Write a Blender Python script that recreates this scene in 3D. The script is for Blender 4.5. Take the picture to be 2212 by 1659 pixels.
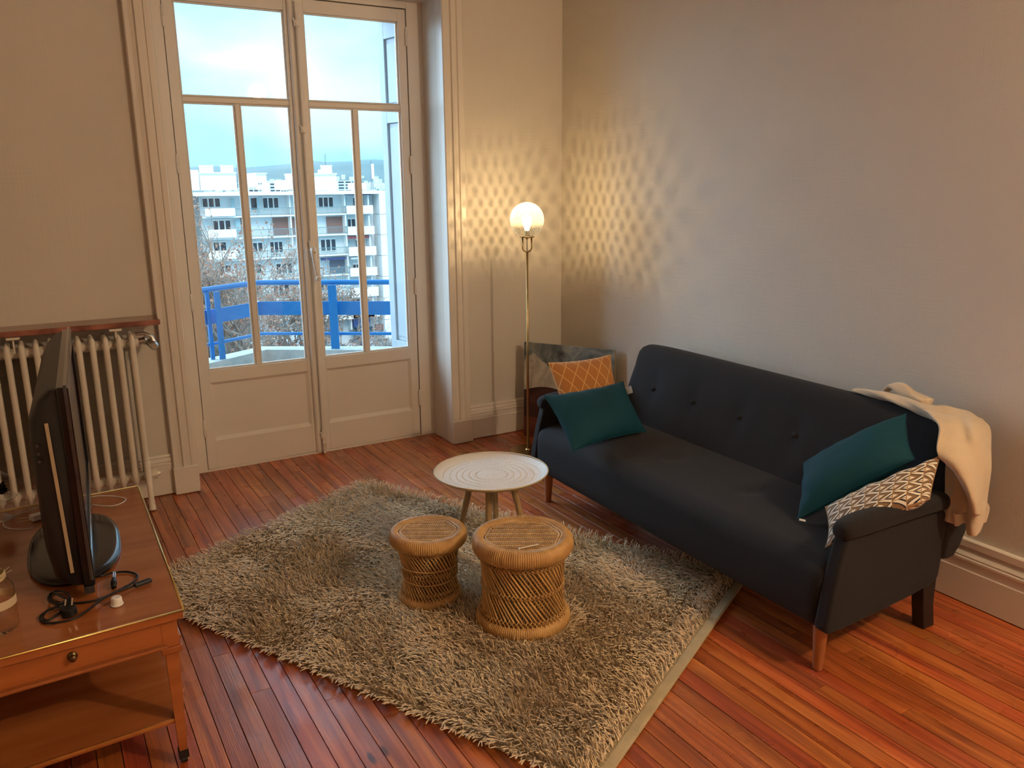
import bpy, math, random
import numpy as np
from mathutils import Vector, Matrix, noise
random.seed(7); rng=np.random.default_rng(7)
for o in list(bpy.data.objects): bpy.data.objects.remove(o)
SC=bpy.context.scene; COL=SC.collection
R=math.radians; PI=math.pi

# ------------------------------------------------------------------ camera
CH=1.6; FPX=1768.0; CW,CHH=1106.0,829.5
yw,pt,rl=R(30.4),R(13.55),R(-.58)
FW=Vector((math.sin(yw)*math.cos(pt),math.cos(yw)*math.cos(pt),-math.sin(pt)))
r0=Vector((math.cos(yw),-math.sin(yw),0)); u0=r0.cross(FW)
RT=math.cos(rl)*r0+math.sin(rl)*u0; UP=-math.sin(rl)*r0+math.cos(rl)*u0
cd=bpy.data.cameras.new('camera'); cam=bpy.data.objects.new('camera',cd); COL.objects.link(cam)
cam.matrix_world=Matrix(((RT.x,UP.x,-FW.x,0),(RT.y,UP.y,-FW.y,0),(RT.z,UP.z,-FW.z,CH),(0,0,0,1)))
cd.sensor_width=36; cd.lens=FPX/2212*36; cd.clip_start=.02; cd.clip_end=20000
SC.camera=cam
# survey helpers: a sight line of the surveyed photograph cut with a real plane of the room
def ray(x,y): return (x-CW)/FPX*RT-(y-CHH)/FPX*UP+FW
def atz(x,y,z): d=ray(x,y); return Vector((0,0,CH))+d*((z-CH)/d.z)
def aty(x,y,Y): d=ray(x,y); return Vector((0,0,CH))+d*(Y/d.y)
def atx(x,y,X): d=ray(x,y); return Vector((0,0,CH))+d*(X/d.x)
def att(x,y,t): return Vector((0,0,CH))+ray(x,y)*t

# ------------------------------------------------------------------ view, world, sun, ceiling light
SC.view_settings.view_transform='Standard'; SC.view_settings.look='None'
SC.view_settings.gamma=1; SC.view_settings.use_curve_mapping=False
SC.view_settings.exposure=0.0
wd=bpy.data.worlds.new('sky'); SC.world=wd; wd.use_nodes=True
nt=wd.node_tree; nt.nodes.clear()
def N(t,k,**kw):
    n=t.nodes.new(k)
    for a,b in kw.items(): setattr(n,a,b)
    return n
out=N(nt,'ShaderNodeOutputWorld'); bg=N(nt,'ShaderNodeBackground'); tc=N(nt,'ShaderNodeTexCoord')
mp=N(nt,'ShaderNodeMapping'); mp.inputs['Scale'].default_value=(1,1,2.6); mp.inputs['Location'].default_value=(.35,.1,.42)
nz=N(nt,'ShaderNodeTexNoise'); nz.inputs['Scale'].default_value=2.6; nz.inputs['Detail'].default_value=5; nz.inputs['Roughness'].default_value=.45
cr=N(nt,'ShaderNodeValToRGB'); e=cr.color_ramp.elements
e[0].position=.42; e[0].color=(.50,1.6,2.2,1); e[1].position=.72; e[1].color=(1.4,1.95,2.5,1)
nt.links.new(tc.outputs['Generated'],mp.inputs[0]); nt.links.new(mp.outputs[0],nz.inputs[0])
sx=N(nt,'ShaderNodeSeparateXYZ'); nt.links.new(tc.outputs['Generated'],sx.inputs[0])
mr=N(nt,'ShaderNodeMapRange'); mr.inputs[1].default_value=.0; mr.inputs[2].default_value=.34; mr.inputs[3].default_value=-.10; mr.inputs[4].default_value=.13
nt.links.new(sx.outputs[2],mr.inputs[0])
ad=N(nt,'ShaderNodeMath',operation='ADD'); nt.links.new(nz.outputs[0],ad.inputs[0]); nt.links.new(mr.outputs[0],ad.inputs[1])
nt.links.new(ad.outputs[0],cr.inputs[0]); nt.links.new(cr.outputs[0],bg.inputs[0]); bg.inputs[1].default_value=1.0
nt.links.new(bg.outputs[0],out.inputs[0])
sl=bpy.data.lights.new('sun','SUN'); sl.energy=2.6; sl.angle=R(35); sl.color=(1,.98,.95)
so=bpy.data.objects.new('sun',sl); COL.objects.link(so); so.rotation_euler=(R(48),0,R(-14))
s2=bpy.data.lights.new('added_daylight_fill','SUN'); s2.energy=12.0; s2.angle=R(75); s2.color=(.55,.78,1)  # second, very wide sun added to brighten the room through the door
s2o=bpy.data.objects.new('added_daylight_fill',s2); COL.objects.link(s2o); s2o.rotation_euler=Vector((-.62,1,.36)).to_track_quat('Z','Y').to_euler()
cl=bpy.data.lights.new('ceiling_light','POINT'); cl.shadow_soft_size=.06; cl.energy=142; cl.color=(1,.74,.47)
co=bpy.data.objects.new('ceiling_light',cl); COL.objects.link(co); co.location=(2.58,-.58,2.70)
pl=bpy.data.lights.new('door_portal','AREA'); pl.shape='RECTANGLE'; pl.size=1.5; pl.size_y=2.2; pl.cycles.is_portal=True
po=bpy.data.objects.new('door_portal',pl); COL.objects.link(po); po.location=(1.43,4.86,1.55); po.rotation_euler=(R(-90),0,0)

# ------------------------------------------------------------------ materials
def lin(c):
    return tuple(((v/255)/12.92 if v/255<=.04045 else ((v/255+.055)/1.055)**2.4) for v in c)
MATS={}
def mat(name,col,rough=.6,metal=0,var=.08,scale=8,bump=0,bscale=60,stretch=(1,1,1),coat=0,spec=.5,col2=None,sheen=0,coord='Object',rand=0,emit=None,trans=0):
    if name in MATS: return MATS[name]
    m=bpy.data.materials.new(name); m.use_nodes=True; t=m.node_tree; b=t.nodes['Principled BSDF']
    c=col if len(col)==4 else (*col,1)
    b.inputs['Roughness'].default_value=rough; b.inputs['Metallic'].default_value=metal
    b.inputs['Specular IOR Level'].default_value=spec; b.inputs['Coat Weight'].default_value=coat; b.inputs['Coat Roughness'].default_value=.12
    b.inputs['Sheen Weight'].default_value=sheen; b.inputs['Transmission Weight'].default_value=trans
    tc=N(t,'ShaderNodeTexCoord'); mp=N(t,'ShaderNodeMapping'); mp.inputs['Scale'].default_value=stretch
    t.links.new(tc.outputs[coord],mp.inputs[0])
    nz=N(t,'ShaderNodeTexNoise'); nz.inputs['Scale'].default_value=scale; nz.inputs['Detail'].default_value=4
    t.links.new(mp.outputs[0],nz.inputs[0])
    r=N(t,'ShaderNodeValToRGB'); r.color_ramp.elements[0].position=.3; r.color_ramp.elements[1].position=.7
    d=col2 if col2 else tuple(v*(1-2*var) for v in col[:3])
    r.color_ramp.elements[0].color=(*d[:3],1); r.color_ramp.elements[1].color=c
    t.links.new(nz.outputs[0],r.inputs[0]); last=r.outputs[0]
    if rand:
        oi=N(t,'ShaderNodeObjectInfo'); hs=N(t,'ShaderNodeHueSaturation')
        mr=N(t,'ShaderNodeMapRange'); mr.inputs[3].default_value=1-rand; mr.inputs[4].default_value=1+rand
        t.links.new(oi.outputs['Random'],mr.inputs[0]); t.links.new(mr.outputs[0],hs.inputs['Value']); t.links.new(last,hs.inputs['Color'])
        last=hs.outputs[0]
    t.links.new(last,b.inputs['Base Color'])
    if bump:
        n2=N(t,'ShaderNodeTexNoise'); n2.inputs['Scale'].default_value=bscale; n2.inputs['Detail'].default_value=3
        t.links.new(mp.outputs[0],n2.inputs[0])
        bp=N(t,'ShaderNodeBump'); bp.inputs['Strength'].default_value=bump; bp.inputs['Distance'].default_value=.01
        t.links.new(n2.outputs[0],bp.inputs['Height']); t.links.new(bp.outputs[0],b.inputs['Normal'])
    if emit: b.inputs['Emission Color'].default_value=(*emit[0],1); b.inputs['Emission Strength'].default_value=emit[1]
    MATS[name]=m; return m
def facing(t,f0):
    # Schlick reflectance, the same from both sides of a thin sheet
    lw=N(t,'ShaderNodeLayerWeight'); lw.inputs[0].default_value=.5
    p=N(t,'ShaderNodeMath',operation='POWER'); p.inputs[1].default_value=5; t.links.new(lw.outputs['Facing'],p.inputs[0])
    m=N(t,'ShaderNodeMath',operation='MULTIPLY_ADD'); m.inputs[1].default_value=1-f0; m.inputs[2].default_value=f0; t.links.new(p.outputs[0],m.inputs[0])
    return m.outputs[0]
def clear(name,tint=(1,1,1),refl=.06,rough=.02,ior=1.5):
    m=bpy.data.materials.new(name); m.use_nodes=True; t=m.node_tree; t.nodes.clear()
    o=N(t,'ShaderNodeOutputMaterial'); a=N(t,'ShaderNodeBsdfTransparent'); a.inputs[0].default_value=(*tint,1)
    g=N(t,'ShaderNodeBsdfGlossy'); g.inputs['Roughness'].default_value=rough
    f=facing(t,((ior-1)/(ior+1))**2); x=N(t,'ShaderNodeMixShader')
    t.links.new(f,x.inputs[0]); t.links.new(a.outputs[0],x.inputs[1]); t.links.new(g.outputs[0],x.inputs[2]); t.links.new(x.outputs[0],o.inputs[0])
    return m
WALL=(.68,.63,.555); PAINT=(.76,.70,.62)
def wallpaper(name,col):
    m=mat(name,col,.75,var=.015,scale=2); t=m.node_tree; b=t.nodes['Principled BSDF']
    tc=N(t,'ShaderNodeTexCoord'); a=N(t,'ShaderNodeTexWave'); a.bands_direction='DIAGONAL'
    mp=N(t,'ShaderNodeMapping'); mp.inputs['Scale'].default_value=(1,1,.02)
    nz=N(t,'ShaderNodeTexNoise'); nz.inputs['Scale'].default_value=240; nz.inputs['Detail'].default_value=2
    mp2=N(t,'ShaderNodeMapping'); mp2.inputs['Scale'].default_value=(.03,.03,1)
    n2=N(t,'ShaderNodeTexNoise'); n2.inputs['Scale'].default_value=200
    t.links.new(tc.outputs['Object'],mp.inputs[0]); t.links.new(mp.outputs[0],nz.inputs[0])
    t.links.new(tc.outputs['Object'],mp2.inputs[0]); t.links.new(mp2.outputs[0],n2.inputs[0])
    ad=N(t,'ShaderNodeMath',operation='ADD'); t.links.new(nz.outputs[0],ad.inputs[0]); t.links.new(n2.outputs[0],ad.inputs[1])
    bp=N(t,'ShaderNodeBump'); bp.inputs['Strength'].default_value=.22; bp.inputs['Distance'].default_value=.004
    t.links.new(ad.outputs[0],bp.inputs['Height']); t.links.new(bp.outputs[0],b.inputs['Normal'])
    t.nodes.remove(a)
    return m
M_wall=wallpaper('wallpaper_offwhite',WALL)
M_ceil=mat('ceiling_paint',(.78,.74,.66),.8)
M_paint=mat('cream_gloss_paint',PAINT,.38,var=.02,scale=3,bump=.08,bscale=14)
M_white=mat('radiator_enamel',(.74,.68,.58),.35,var=.03,scale=5,bump=.05,bscale=30)
M_pane=clear('window_glass')
M_brass=mat('brushed_brass',(.52,.37,.17),.3,1,var=.08,scale=20)
M_brasslite=mat('brass_inlay',(.92,.66,.22),.34,1,var=.05)
M_steel=mat('nickel',(.62,.6,.57),.3,1,var=.05)
M_black=mat('glossy_black_plastic',(.006,.006,.007),.14,coat=.15,spec=.35,var=.1)
M_blackm=mat('matt_black_plastic',(.012,.012,.013),.45,var=.1)
M_rubber=mat('black_rubber',(.006,.006,.007),.42,var=.1)
M_whitep=mat('white_plastic',(.82,.8,.76),.35,var=.02)

# ------------------------------------------------------------------ geometry helpers
class G:
    def __init__(s): s.v=[]; s.f=[]; s.uv=None
    def add(s,v,f):
        n=len(s.v); s.v+= [tuple(p) for p in v]; s.f+= [tuple(i+n for i in q) for q in f]; return s
    def box(s,x0,x1,y0,y1,z0,z1):
        return s.add([(x0,y0,z0),(x1,y0,z0),(x1,y1,z0),(x0,y1,z0),(x0,y0,z1),(x1,y0,z1),(x1,y1,z1),(x0,y1,z1)],
          [(0,3,2,1),(4,5,6,7),(0,1,5,4),(1,2,6,5),(2,3,7,6),(3,0,4,7)])
    def bar(s,a,b,w,h,up=(0,0,1)):
        a=Vector(a);b=Vector(b);d=(b-a).normalized();u=Vector(up); r=d.cross(u).normalized(); u=r.cross(d)
        vs=[p+r*(i*w/2)+u*(j*h/2) for p in(a,b) for i,j in((-1,-1),(1,-1),(1,1),(-1,1))]
        return s.add(vs,[(3,2,1,0),(4,5,6,7),(0,1,5,4),(1,2,6,5),(2,3,7,6),(3,0,4,7)])
    def tube(s,pts,rad,n=8,cap=True,closed=False):
        P=[Vector(p) for p in pts]; m=len(P); rd=rad if hasattr(rad,'__len__') else [rad]*m
        rings=[]; pr=None
        for i,p in enumerate(P):
            if closed: d=P[(i+1)%m]-P[i-1]
            else: d=P[min(i+1,m-1)]-P[max(i-1,0)]
            d=d.normalized() if d.length>1e-9 else Vector((0,0,1))
            if pr is None:
                r=d.cross(Vector((0,0,1)))
                if r.length<.1: r=d.cross(Vector((1,0,0)))
            else: r=pr-d*pr.dot(d)
            r.normalize(); pr=r; u=d.cross(r)
            rings.append([p+(r*math.cos(2*PI*k/n)+u*math.sin(2*PI*k/n))*rd[i] for k in range(n)])
        vs=[q for g in rings for q in g]; fs=[]
        for i in range(m if closed else m-1):
            j=(i+1)%m
            for k in range(n):
                l=(k+1)%n; fs.append((i*n+k,i*n+l,j*n+l,j*n+k))
        if cap and not closed: fs+= [tuple(range(n))[::-1],tuple((m-1)*n+k for k in range(n))]
        return s.add(vs,fs)
    def lathe(s,prof,c=(0,0,0),n=32,cap=False,axis=None):
        vs=[];fs=[];m=len(prof)
        for r,z in prof:
            for k in range(n):
                a=2*PI*k/n; vs.append((c[0]+r*math.cos(a),c[1]+r*math.sin(a),c[2]+z))
        for i in range(m-1):
            for k in range(n):
                l=(k+1)%n; fs.append((i*n+k,i*n+l,(i+1)*n+l,(i+1)*n+k))
        if cap: fs+= [tuple(range(n))[::-1],tuple((m-1)*n+k for k in range(n))]
        return s.add(vs,fs)
    def prism(s,poly,f0,f1):
        # poly list of 2d points; f0,f1 map (a,b)->3d
        n=len(poly); vs=[f0(*p) for p in poly]+[f1(*p) for p in poly]
        fs=[tuple(range(n)),tuple(range(2*n-1,n-1,-1))]+[(i,n+i,n+(i+1)%n,(i+1)%n) for i in range(n)]
        return s.add(vs,fs)
    def grid(s,P):
        a=len(P);b=len(P[0]); vs=[q for r_ in P for q in r_]
        return s.add(vs,[(i*b+j,i*b+j+1,(i+1)*b+j+1,(i+1)*b+j) for i in range(a-1) for j in range(b-1)])
    def xf(s,M):
        s.v=[tuple(M@Vector(p)) for p in s.v]; return s
def fixn(me):
    import bmesh
    b=bmesh.new(); b.from_mesh(me); bmesh.ops.recalc_face_normals(b,faces=b.faces); b.to_mesh(me); b.free()
def obj(name,g,m,parent=None,smooth=False,bevel=0,seg=2,solid=0,sub=0,angle=None,norm=True):
    me=bpy.data.meshes.new(name); me.from_pydata(g.v,[],g.f); me.update()
    if norm: fixn(me)
    if m: me.materials.append(m)
    o=bpy.data.objects.new(name,me); COL.objects.link(o)
    if smooth: me.shade_smooth()
    if parent: 
        o.parent=parent; o.matrix_parent_inverse=parent.matrix_basis.inverted()
    if solid: q=o.modifiers.new('s','SOLIDIFY'); q.thickness=solid; q.offset=0
    if bevel: q=o.modifiers.new('b','BEVEL'); q.width=bevel; q.segments=seg; q.limit_method='ANGLE'; q.angle_limit=R(40)
    if sub: q=o.modifiers.new('u','SUBSURF'); q.levels=sub; q.render_levels=sub
    if angle is not None:
        me.shade_smooth(); me.set_sharp_from_angle(angle=R(angle))
    return o
def tag(o,label=None,cat=None,group=None,kind=None):
    if label: o['label']=label
    if cat: o['category']=cat
    if group: o['group']=group
    if kind: o['kind']=kind
    return o
def thing(name,loc,label,cat,group=None,kind=None):
    o=bpy.data.objects.new(name,None); COL.objects.link(o); o.location=loc; o.empty_display_size=.05
    tag(o,label,cat,group,kind); return o
def struct(name,label,loc=(0,0,0)):
    o=bpy.data.objects.new(name,None); COL.objects.link(o); o.location=loc
    return tag(o,label,None,None,'structure')
def smesh(name,g,m,label,**k): return tag(obj(name,g,m,**k),label,None,None,'structure')

# ================================================================== ROOM SHELL
YW=4.56; XL,YB,HC=-2.3,-2.4,3.05
def wx(y): return 3.012+(y-1.5)*(.053/3.06)       # right wall face, slightly out of square
OX0,OX1,OZ=.672,2.212,2.67
g=G().box(XL-.2,OX0,YW,5.2,-.3,HC+.2).box(OX1,4.2,YW,5.2,-.3,HC+.2).box(OX0,OX1,YW,5.2,OZ,HC+.2)
smesh('wall_window',g,M_wall,'off-white papered wall around the balcony door')
g=G().prism([(wx(YB-.2),YB-.2),(wx(5.0),5.0),(4.0,5.0),(4.0,YB-.2)],lambda a,b:(a,b,-.3),lambda a,b:(a,b,HC+.2))
smesh('wall_right',g,M_wall,'off-white papered wall behind the sofa')
smesh('wall_left',G().box(XL-.2,XL,YB-.2,YW,-.3,HC+.2),M_wall,'off-white wall left of the picture')
smesh('wall_back',G().box(XL-.2,4.0,YB-.2,YB,-.3,HC+.2),M_wall,'off-white wall behind the viewer')
smesh('ceiling',G().box(XL-.2,4.0,YB-.2,5.2,HC,HC+.25),M_ceil,'white ceiling')

# floor planks
def plankmat():
    m=bpy.data.materials.new('varnished_pine_plank'); m.use_nodes=True; t=m.node_tree; b=t.nodes['Principled BSDF']
    tc=N(t,'ShaderNodeTexCoord'); oi=N(t,'ShaderNodeObjectInfo')
    off=N(t,'ShaderNodeVectorMath',operation='SCALE'); off.inputs[0].default_value=(31,57,13)
    t.links.new(oi.outputs['Random'],off.inputs['Scale'])
    av=N(t,'ShaderNodeVectorMath',operation='ADD'); t.links.new(tc.outputs['Object'],av.inputs[0]); t.links.new(off.outputs[0],av.inputs[1])
    mp=N(t,'ShaderNodeMapping'); mp.inputs['Scale'].default_value=(14,.75,6); t.links.new(av.outputs[0],mp.inputs[0])
    nz=N(t,'ShaderNodeTexNoise'); nz.inputs['Scale'].default_value=2.2; nz.inputs['Detail'].default_value=5; nz.inputs['Distortion'].default_value=.7
    t.links.new(mp.outputs[0],nz.inputs[0])
    cr=N(t,'ShaderNodeValToRGB'); e=cr.color_ramp.elements
    e[0].position=.28; e[0].color=(.20,.034,.011,1); e[1].position=.72; e[1].color=(.58,.165,.045,1)
    q=cr.color_ramp.elements.new(.5); q.color=(.40,.082,.021,1)
    t.links.new(nz.outputs[0],cr.inputs[0])
    mp2=N(t,'ShaderNodeMapping'); mp2.inputs['Scale'].default_value=(70,1.6,20); t.links.new(av.outputs[0],mp2.inputs[0])
    n2=N(t,'ShaderNodeTexNoise'); n2.inputs['Scale'].default_value=3; n2.inputs['Detail'].default_value=6; t.links.new(mp2.outputs[0],n2.inputs[0])
    mx=N(t,'ShaderNodeMixRGB',blend_type='OVERLAY'); mx.inputs[0].default_value=.45
    t.links.new(cr.outputs[0],mx.inputs[1]); t.links.new(n2.outputs[0],mx.inputs[2])
    hs=N(t,'ShaderNodeHueSaturation'); mr=N(t,'ShaderNodeMapRange'); mr.inputs[3].default_value=.82; mr.inputs[4].default_value=1.16
    t.links.new(oi.outputs['Random'],mr.inputs[0]); t.links.new(mr.outputs[0],hs.inputs['Value'])
    mr2=N(t,'ShaderNodeMapRange'); mr2.inputs[3].default_value=.494; mr2.inputs[4].default_value=.514
    ml=N(t,'ShaderNodeMath',operation='MULTIPLY'); ml.inputs[1].default_value=7.31; fr=N(t,'ShaderNodeMath',operation='FRACT')
    t.links.new(oi.outputs['Random'],ml.inputs[0]); t.links.new(ml.outputs[0],fr.inputs[0]); t.links.new(fr.outputs[0],mr2.inputs[0]); t.links.new(mr2.outputs[0],hs.inputs['Hue'])
    # knots
    vo=N(t,'ShaderNodeTexVoronoi'); vo.inputs['Scale'].default_value=1; mp3=N(t,'ShaderNodeMapping'); mp3.inputs['Scale'].default_value=(5.5,2.0,1)
    t.links.new(av.outputs[0],mp3.inputs[0]); t.links.new(mp3.outputs[0],vo.inputs[0])
    kr=N(t,'ShaderNodeValToRGB'); kr.color_ramp.elements[0].position=.035; kr.color_ramp.elements[0].color=(.16,.1,.08,1); kr.color_ramp.elements[1].position=.075; kr.color_ramp.elements[1].color=(1,1,1,1)
    t.links.new(vo.outputs['Distance'],kr.inputs[0])
    mk=N(t,'ShaderNodeMixRGB',blend_type='MULTIPLY'); mk.inputs[0].default_value=.9; t.links.new(mx.outputs[0],mk.inputs[1]); t.links.new(kr.outputs[0],mk.inputs[2])
    t.links.new(mk.outputs[0],hs.inputs['Color']); t.links.new(hs.outputs[0],b.inputs['Base Color'])
    n3=N(t,'ShaderNodeTexNoise'); n3.inputs['Scale'].default_value=5; t.links.new(av.outputs[0],n3.inputs[0])
    rr=N(t,'ShaderNodeMapRange'); rr.inputs[1].default_value=.35; rr.inputs[2].default_value=.7; rr.inputs[3].default_value=.24; rr.inputs[4].default_value=.44
    t.links.new(n3.outputs[0],rr.inputs[0]); t.links.new(rr.outputs[0],b.inputs['Roughness'])
    bp=N(t,'ShaderNodeBump'); bp.inputs['Strength'].default_value=.12; bp.inputs['Distance'].default_value=.004
    t.links.new(n2.outputs[0],bp.inputs['Height']); t.links.new(bp.outputs[0],b.inputs['Normal'])
    b.inputs['Specular IOR Level'].default_value=.85
    return m
M_plank=plankmat(); M_sub=mat('dark_subfloor',(.012,.006,.004),.9)
fl=struct('floor','red-brown varnished narrow pine plank floor')
obj('subfloor',G().box(XL,3.95,YB,4.9,-.3,-.022),M_sub,fl)
PW=.0655; x=-1.05; restg=G(); cache={}
def plank(g,x0,x1,y0,y1,dz):
    c=.0004; z=dz
    v=[(x0,y0,-.022),(x1,y0,-.022),(x1,y1,-.022),(x0,y1,-.022),(x0,y0,z-c),(x1,y0,z-c),(x1,y1,z-c),(x0,y1,z-c),
       (x0+c,y0+c,z),(x1-c,y0+c,z),(x1-c,y1-c,z),(x0+c,y1-c,z)]
    g.add(v,[(0,1,5,4),(1,2,6,5),(2,3,7,6),(3,0,4,7),(4,5,9,8),(5,6,10,9),(6,7,11,10),(7,4,8,11),(8,9,10,11)])
row=0
xx=XL
while xx<3.1:
    x0,x1=xx+.0012,xx+PW-.0012
    inview=xx>-.75
    y=(.55-random.random()*.8) if inview else YB
    if inview: plank(restg,x0,x1,YB,y,random.uniform(-.0012,0))
    while y<4.84:
        L=random.choice((.9,1.3,1.7,2.1,2.6)) if inview else 2.4
        y1=min(y+L,4.85)
        if 4.85-y1<.3: y1=4.85
        dz=random.uniform(-.0008,0)
        if inview:
            g=G(); plank(g,x0-(x0+x1)/2,x1-(x0+x1)/2,0,y1-y-.0014,dz)
            o=obj('plank',g,M_plank,fl,norm=False); o.location=((x0+x1)/2,y,0)
        else: plank(restg,x0,x1,y,y1-.0014,dz)
        y=y1
    xx+=PW
tag(obj('plank_field',restg,M_plank,fl,norm=False),kind='stuff')

# baseboards
prof=[(0,0),(.030,0),(.030,.132),(.027,.136),(.027,.168),(.031,.172),(.031,.180),(.026,.184),(.028,.190),(.024,.196),(.014,.212),(.012,.219),(.022,.224),(.022,.250),(.017,.254),(0,.254)]
smesh('baseboard_right',G().prism(prof,lambda a,b:(wx(YB)-a,YB,b+.004),lambda a,b:(wx(4.54)-a,4.54,b+.004)),M_paint,'tall moulded cream skirting along the right wall')
prof2=[(0,0),(.022,0),(.022,.128),(.018,.132),(.018,.160),(.021,.163),(.021,.172),(.016,.176),(.019,.182),(.014,.20),(.016,.208),(.012,.218),(0,.22)]
smesh('baseboard_window',G().prism(prof2,lambda a,b:(2.345,YW-a,b+.004),lambda a,b:(wx(YW)-.02,YW-a,b+.004)),M_paint,'cream moulded skirting between door casing and corner')
smesh('baseboard_left',G().prism(prof2,lambda a,b:(XL,YW-a,b+.004),lambda a,b:(.54,YW-a,b+.004)),M_paint,'cream moulded skirting under the radiator')
# casings
def casing(name,xi,xo,label):
    s=1 if xo>xi else -1
    w=abs(xo-xi); pr=[(0,0),(0,.045),(.006,.05),(.03,.05),(.034,.044),(.05,.044),(.055,.054),(.072,.054),(.078,.040),(.094,.036),(.1,.044),(w-.004,.044),(w,.038),(w,0)]
    r=struct(name,label)
    obj('casing_board',G().prism(pr,lambda a,b:(xi+s*a,YW-b,.15),lambda a,b:(xi+s*a,YW-b,2.78)),M_paint,r)
    obj('plinth_block',G().box(min(xi,xo)+(0 if s>0 else -.004),max(xi,xo)+(.004 if s>0 else 0),YW-.062,YW-.001,.002,.152),M_paint,r,bevel=.004)
casing('trim_1',.662,.540,'cream moulded casing left of the balcony door')
casing('trim_2',2.207,2.342,'cream moulded casing right of the balcony door')
smesh('trim_3',G().box(.54,2.342,YW-.045,YW+.001,2.67,2.80),M_paint,'cream casing board above the balcony door',bevel=.004)
# reveals (plaster faces inside the opening)
g=G().add([(.662,YW-.04,0),(.70,4.80,0),(.64,4.80,0),(.64,YW-.04,0),(.662,YW-.04,2.68),(.70,4.80,2.68),(.64,4.80,2.68),(.64,YW-.04,2.68)],[(0,1,2,3),(7,6,5,4),(0,4,5,1),(1,5,6,2),(2,6,7,3),(3,7,4,0)])
g.add([(2.207,YW-.04,0),(2.224,4.80,0),(2.27,4.80,0),(2.27,YW-.04,0),(2.207,YW-.04,2.68),(2.224,4.80,2.68),(2.27,4.80,2.68),(2.27,YW-.04,2.68)],[(0,1,2,3),(7,6,5,4),(0,4,5,1),(1,5,6,2),(2,6,7,3),(3,7,4,0)])
g.box(.66,2.23,YW-.04,4.80,2.665,2.70)
smesh('trim_4',g,M_paint,'smooth painted reveal of the balcony door')
# fixed frame
g=G().box(.69,.757,4.795,4.87,.0,2.665).box(2.114,2.23,4.795,4.87,.0,2.665).box(.757,2.114,4.795,4.87,2.626,2.665).box(.757,2.114,4.80,4.87,-.02,.012).box(.75,.785,4.8435,4.869,.01,2.66).box(2.085,2.12,4.8435,4.869,.01,2.66).box(.78,2.09,4.8435,4.869,2.60,2.66).box(1.395,1.44,4.8435,4.860,.02,2.60)
smesh('trim_5',g,M_paint,'fixed cream frame of the balcony door',bevel=.002)

# ================================================================== DOOR LEAVES
def leaf(name,x0,x1,gx0,gx1,mx,label,meet):
    r=struct(name,label,((x0+x1)/2,4.8,0))
    F0,F1=4.80,4.842
    obj('stile',G().box(x0,gx0-.008,F0,F1,.014,2.620),M_paint,r,bevel=.002)
    obj('stile',G().box(gx1+.008,x1,F0,F1,.014,2.620),M_paint,r,bevel=.002)
    a,b=gx0-.008,gx1+.008
    for z0,z1 in ((2.553,2.620),(.527,.598),(.014,.182)):
        obj('rail',G().box(a,b,F0,F1,z0,z1),M_paint,r,bevel=.001)
    obj('glazing_bar',G().box(a,b,F0+.004,F1-.004,2.055,2.083),M_paint,r,bevel=.004)
    obj('glazing_bar',G().box(mx-.013,mx+.013,F0+.004,F1-.004,.598,2.055),M_paint,r,bevel=.004)
    # bottom panel with bevelled recess
    P=[(a,.182),(b,.182),(b,.527),(a,.527)]; q=.016
    vi=[(a+q,.182+q*1.3),(b-q,.182+q*1.3),(b-q,.527-q),(a+q,.527-q)]
    g=G().add([(u,F0+.001,v) for u,v in P]+[(u,F0+.014,v) for u,v in vi],[(0,1,5,4),(1,2,6,5),(2,3,7,6),(3,0,4,7),(4,5,6,7)])
    g.box(a,b,F0+.016,F1,.182,.527)
    obj('panel',g,M_paint,r)
    # glazing beads + panes
    for (u0,u1,v0,v1) in ((a,b,2.083,2.553),(a,mx-.013,.598,2.055),(mx+.013,b,.598,2.055)):
        t=.010
        gb=G()
        for (p0,p1) in (((u0,v0),(u1,v0)),((u1,v0),(u1,v1)),((u1,v1),(u0,v1)),((u0,v1),(u0,v0))):
            pass
        gb.box(u0,u1,F0+.010,F0+.026,v0,v0+t).box(u0,u1,F0+.010,F0+.026,v1-t,v1).box(u0,u0+t,F0+.010,F0+.026,v0+t,v1-t).box(u1-t,u1,F0+.010,F0+.026,v0+t,v1-t)
        obj('glazing_bead',gb,M_paint,r,bevel=.003,seg=1)
        obj('glass_pane',G().box(u0+.004,u1-.004,F0+.024,F0+.027,v0+.004,v1-.004),M_pane,r)
    hx=x0 if meet>0 else x1
    for z in (2.47,1.735,.99,.262):
        obj('hinge',G().tube([(hx,4.793,z-.052),(hx,4.793,z-.049),(hx,4.793,z),(hx,4.793,z+.002),(hx,4.793,z+.004),(hx,4.793,z+.048),(hx,4.793,z+.054)],[.006,.0085,.0085,.006,.0085,.0085,.004],12),M_paint,r,angle=40)
    return r
d1=leaf('door_1',.761,1.414,.822,1.378,1.098,'left glazed leaf of the cream balcony door',1)
d2=leaf('door_2',1.418,2.109,1.503,2.050,1.770,'right glazed leaf of the cream balcony door with long bolt',-1)
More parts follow.
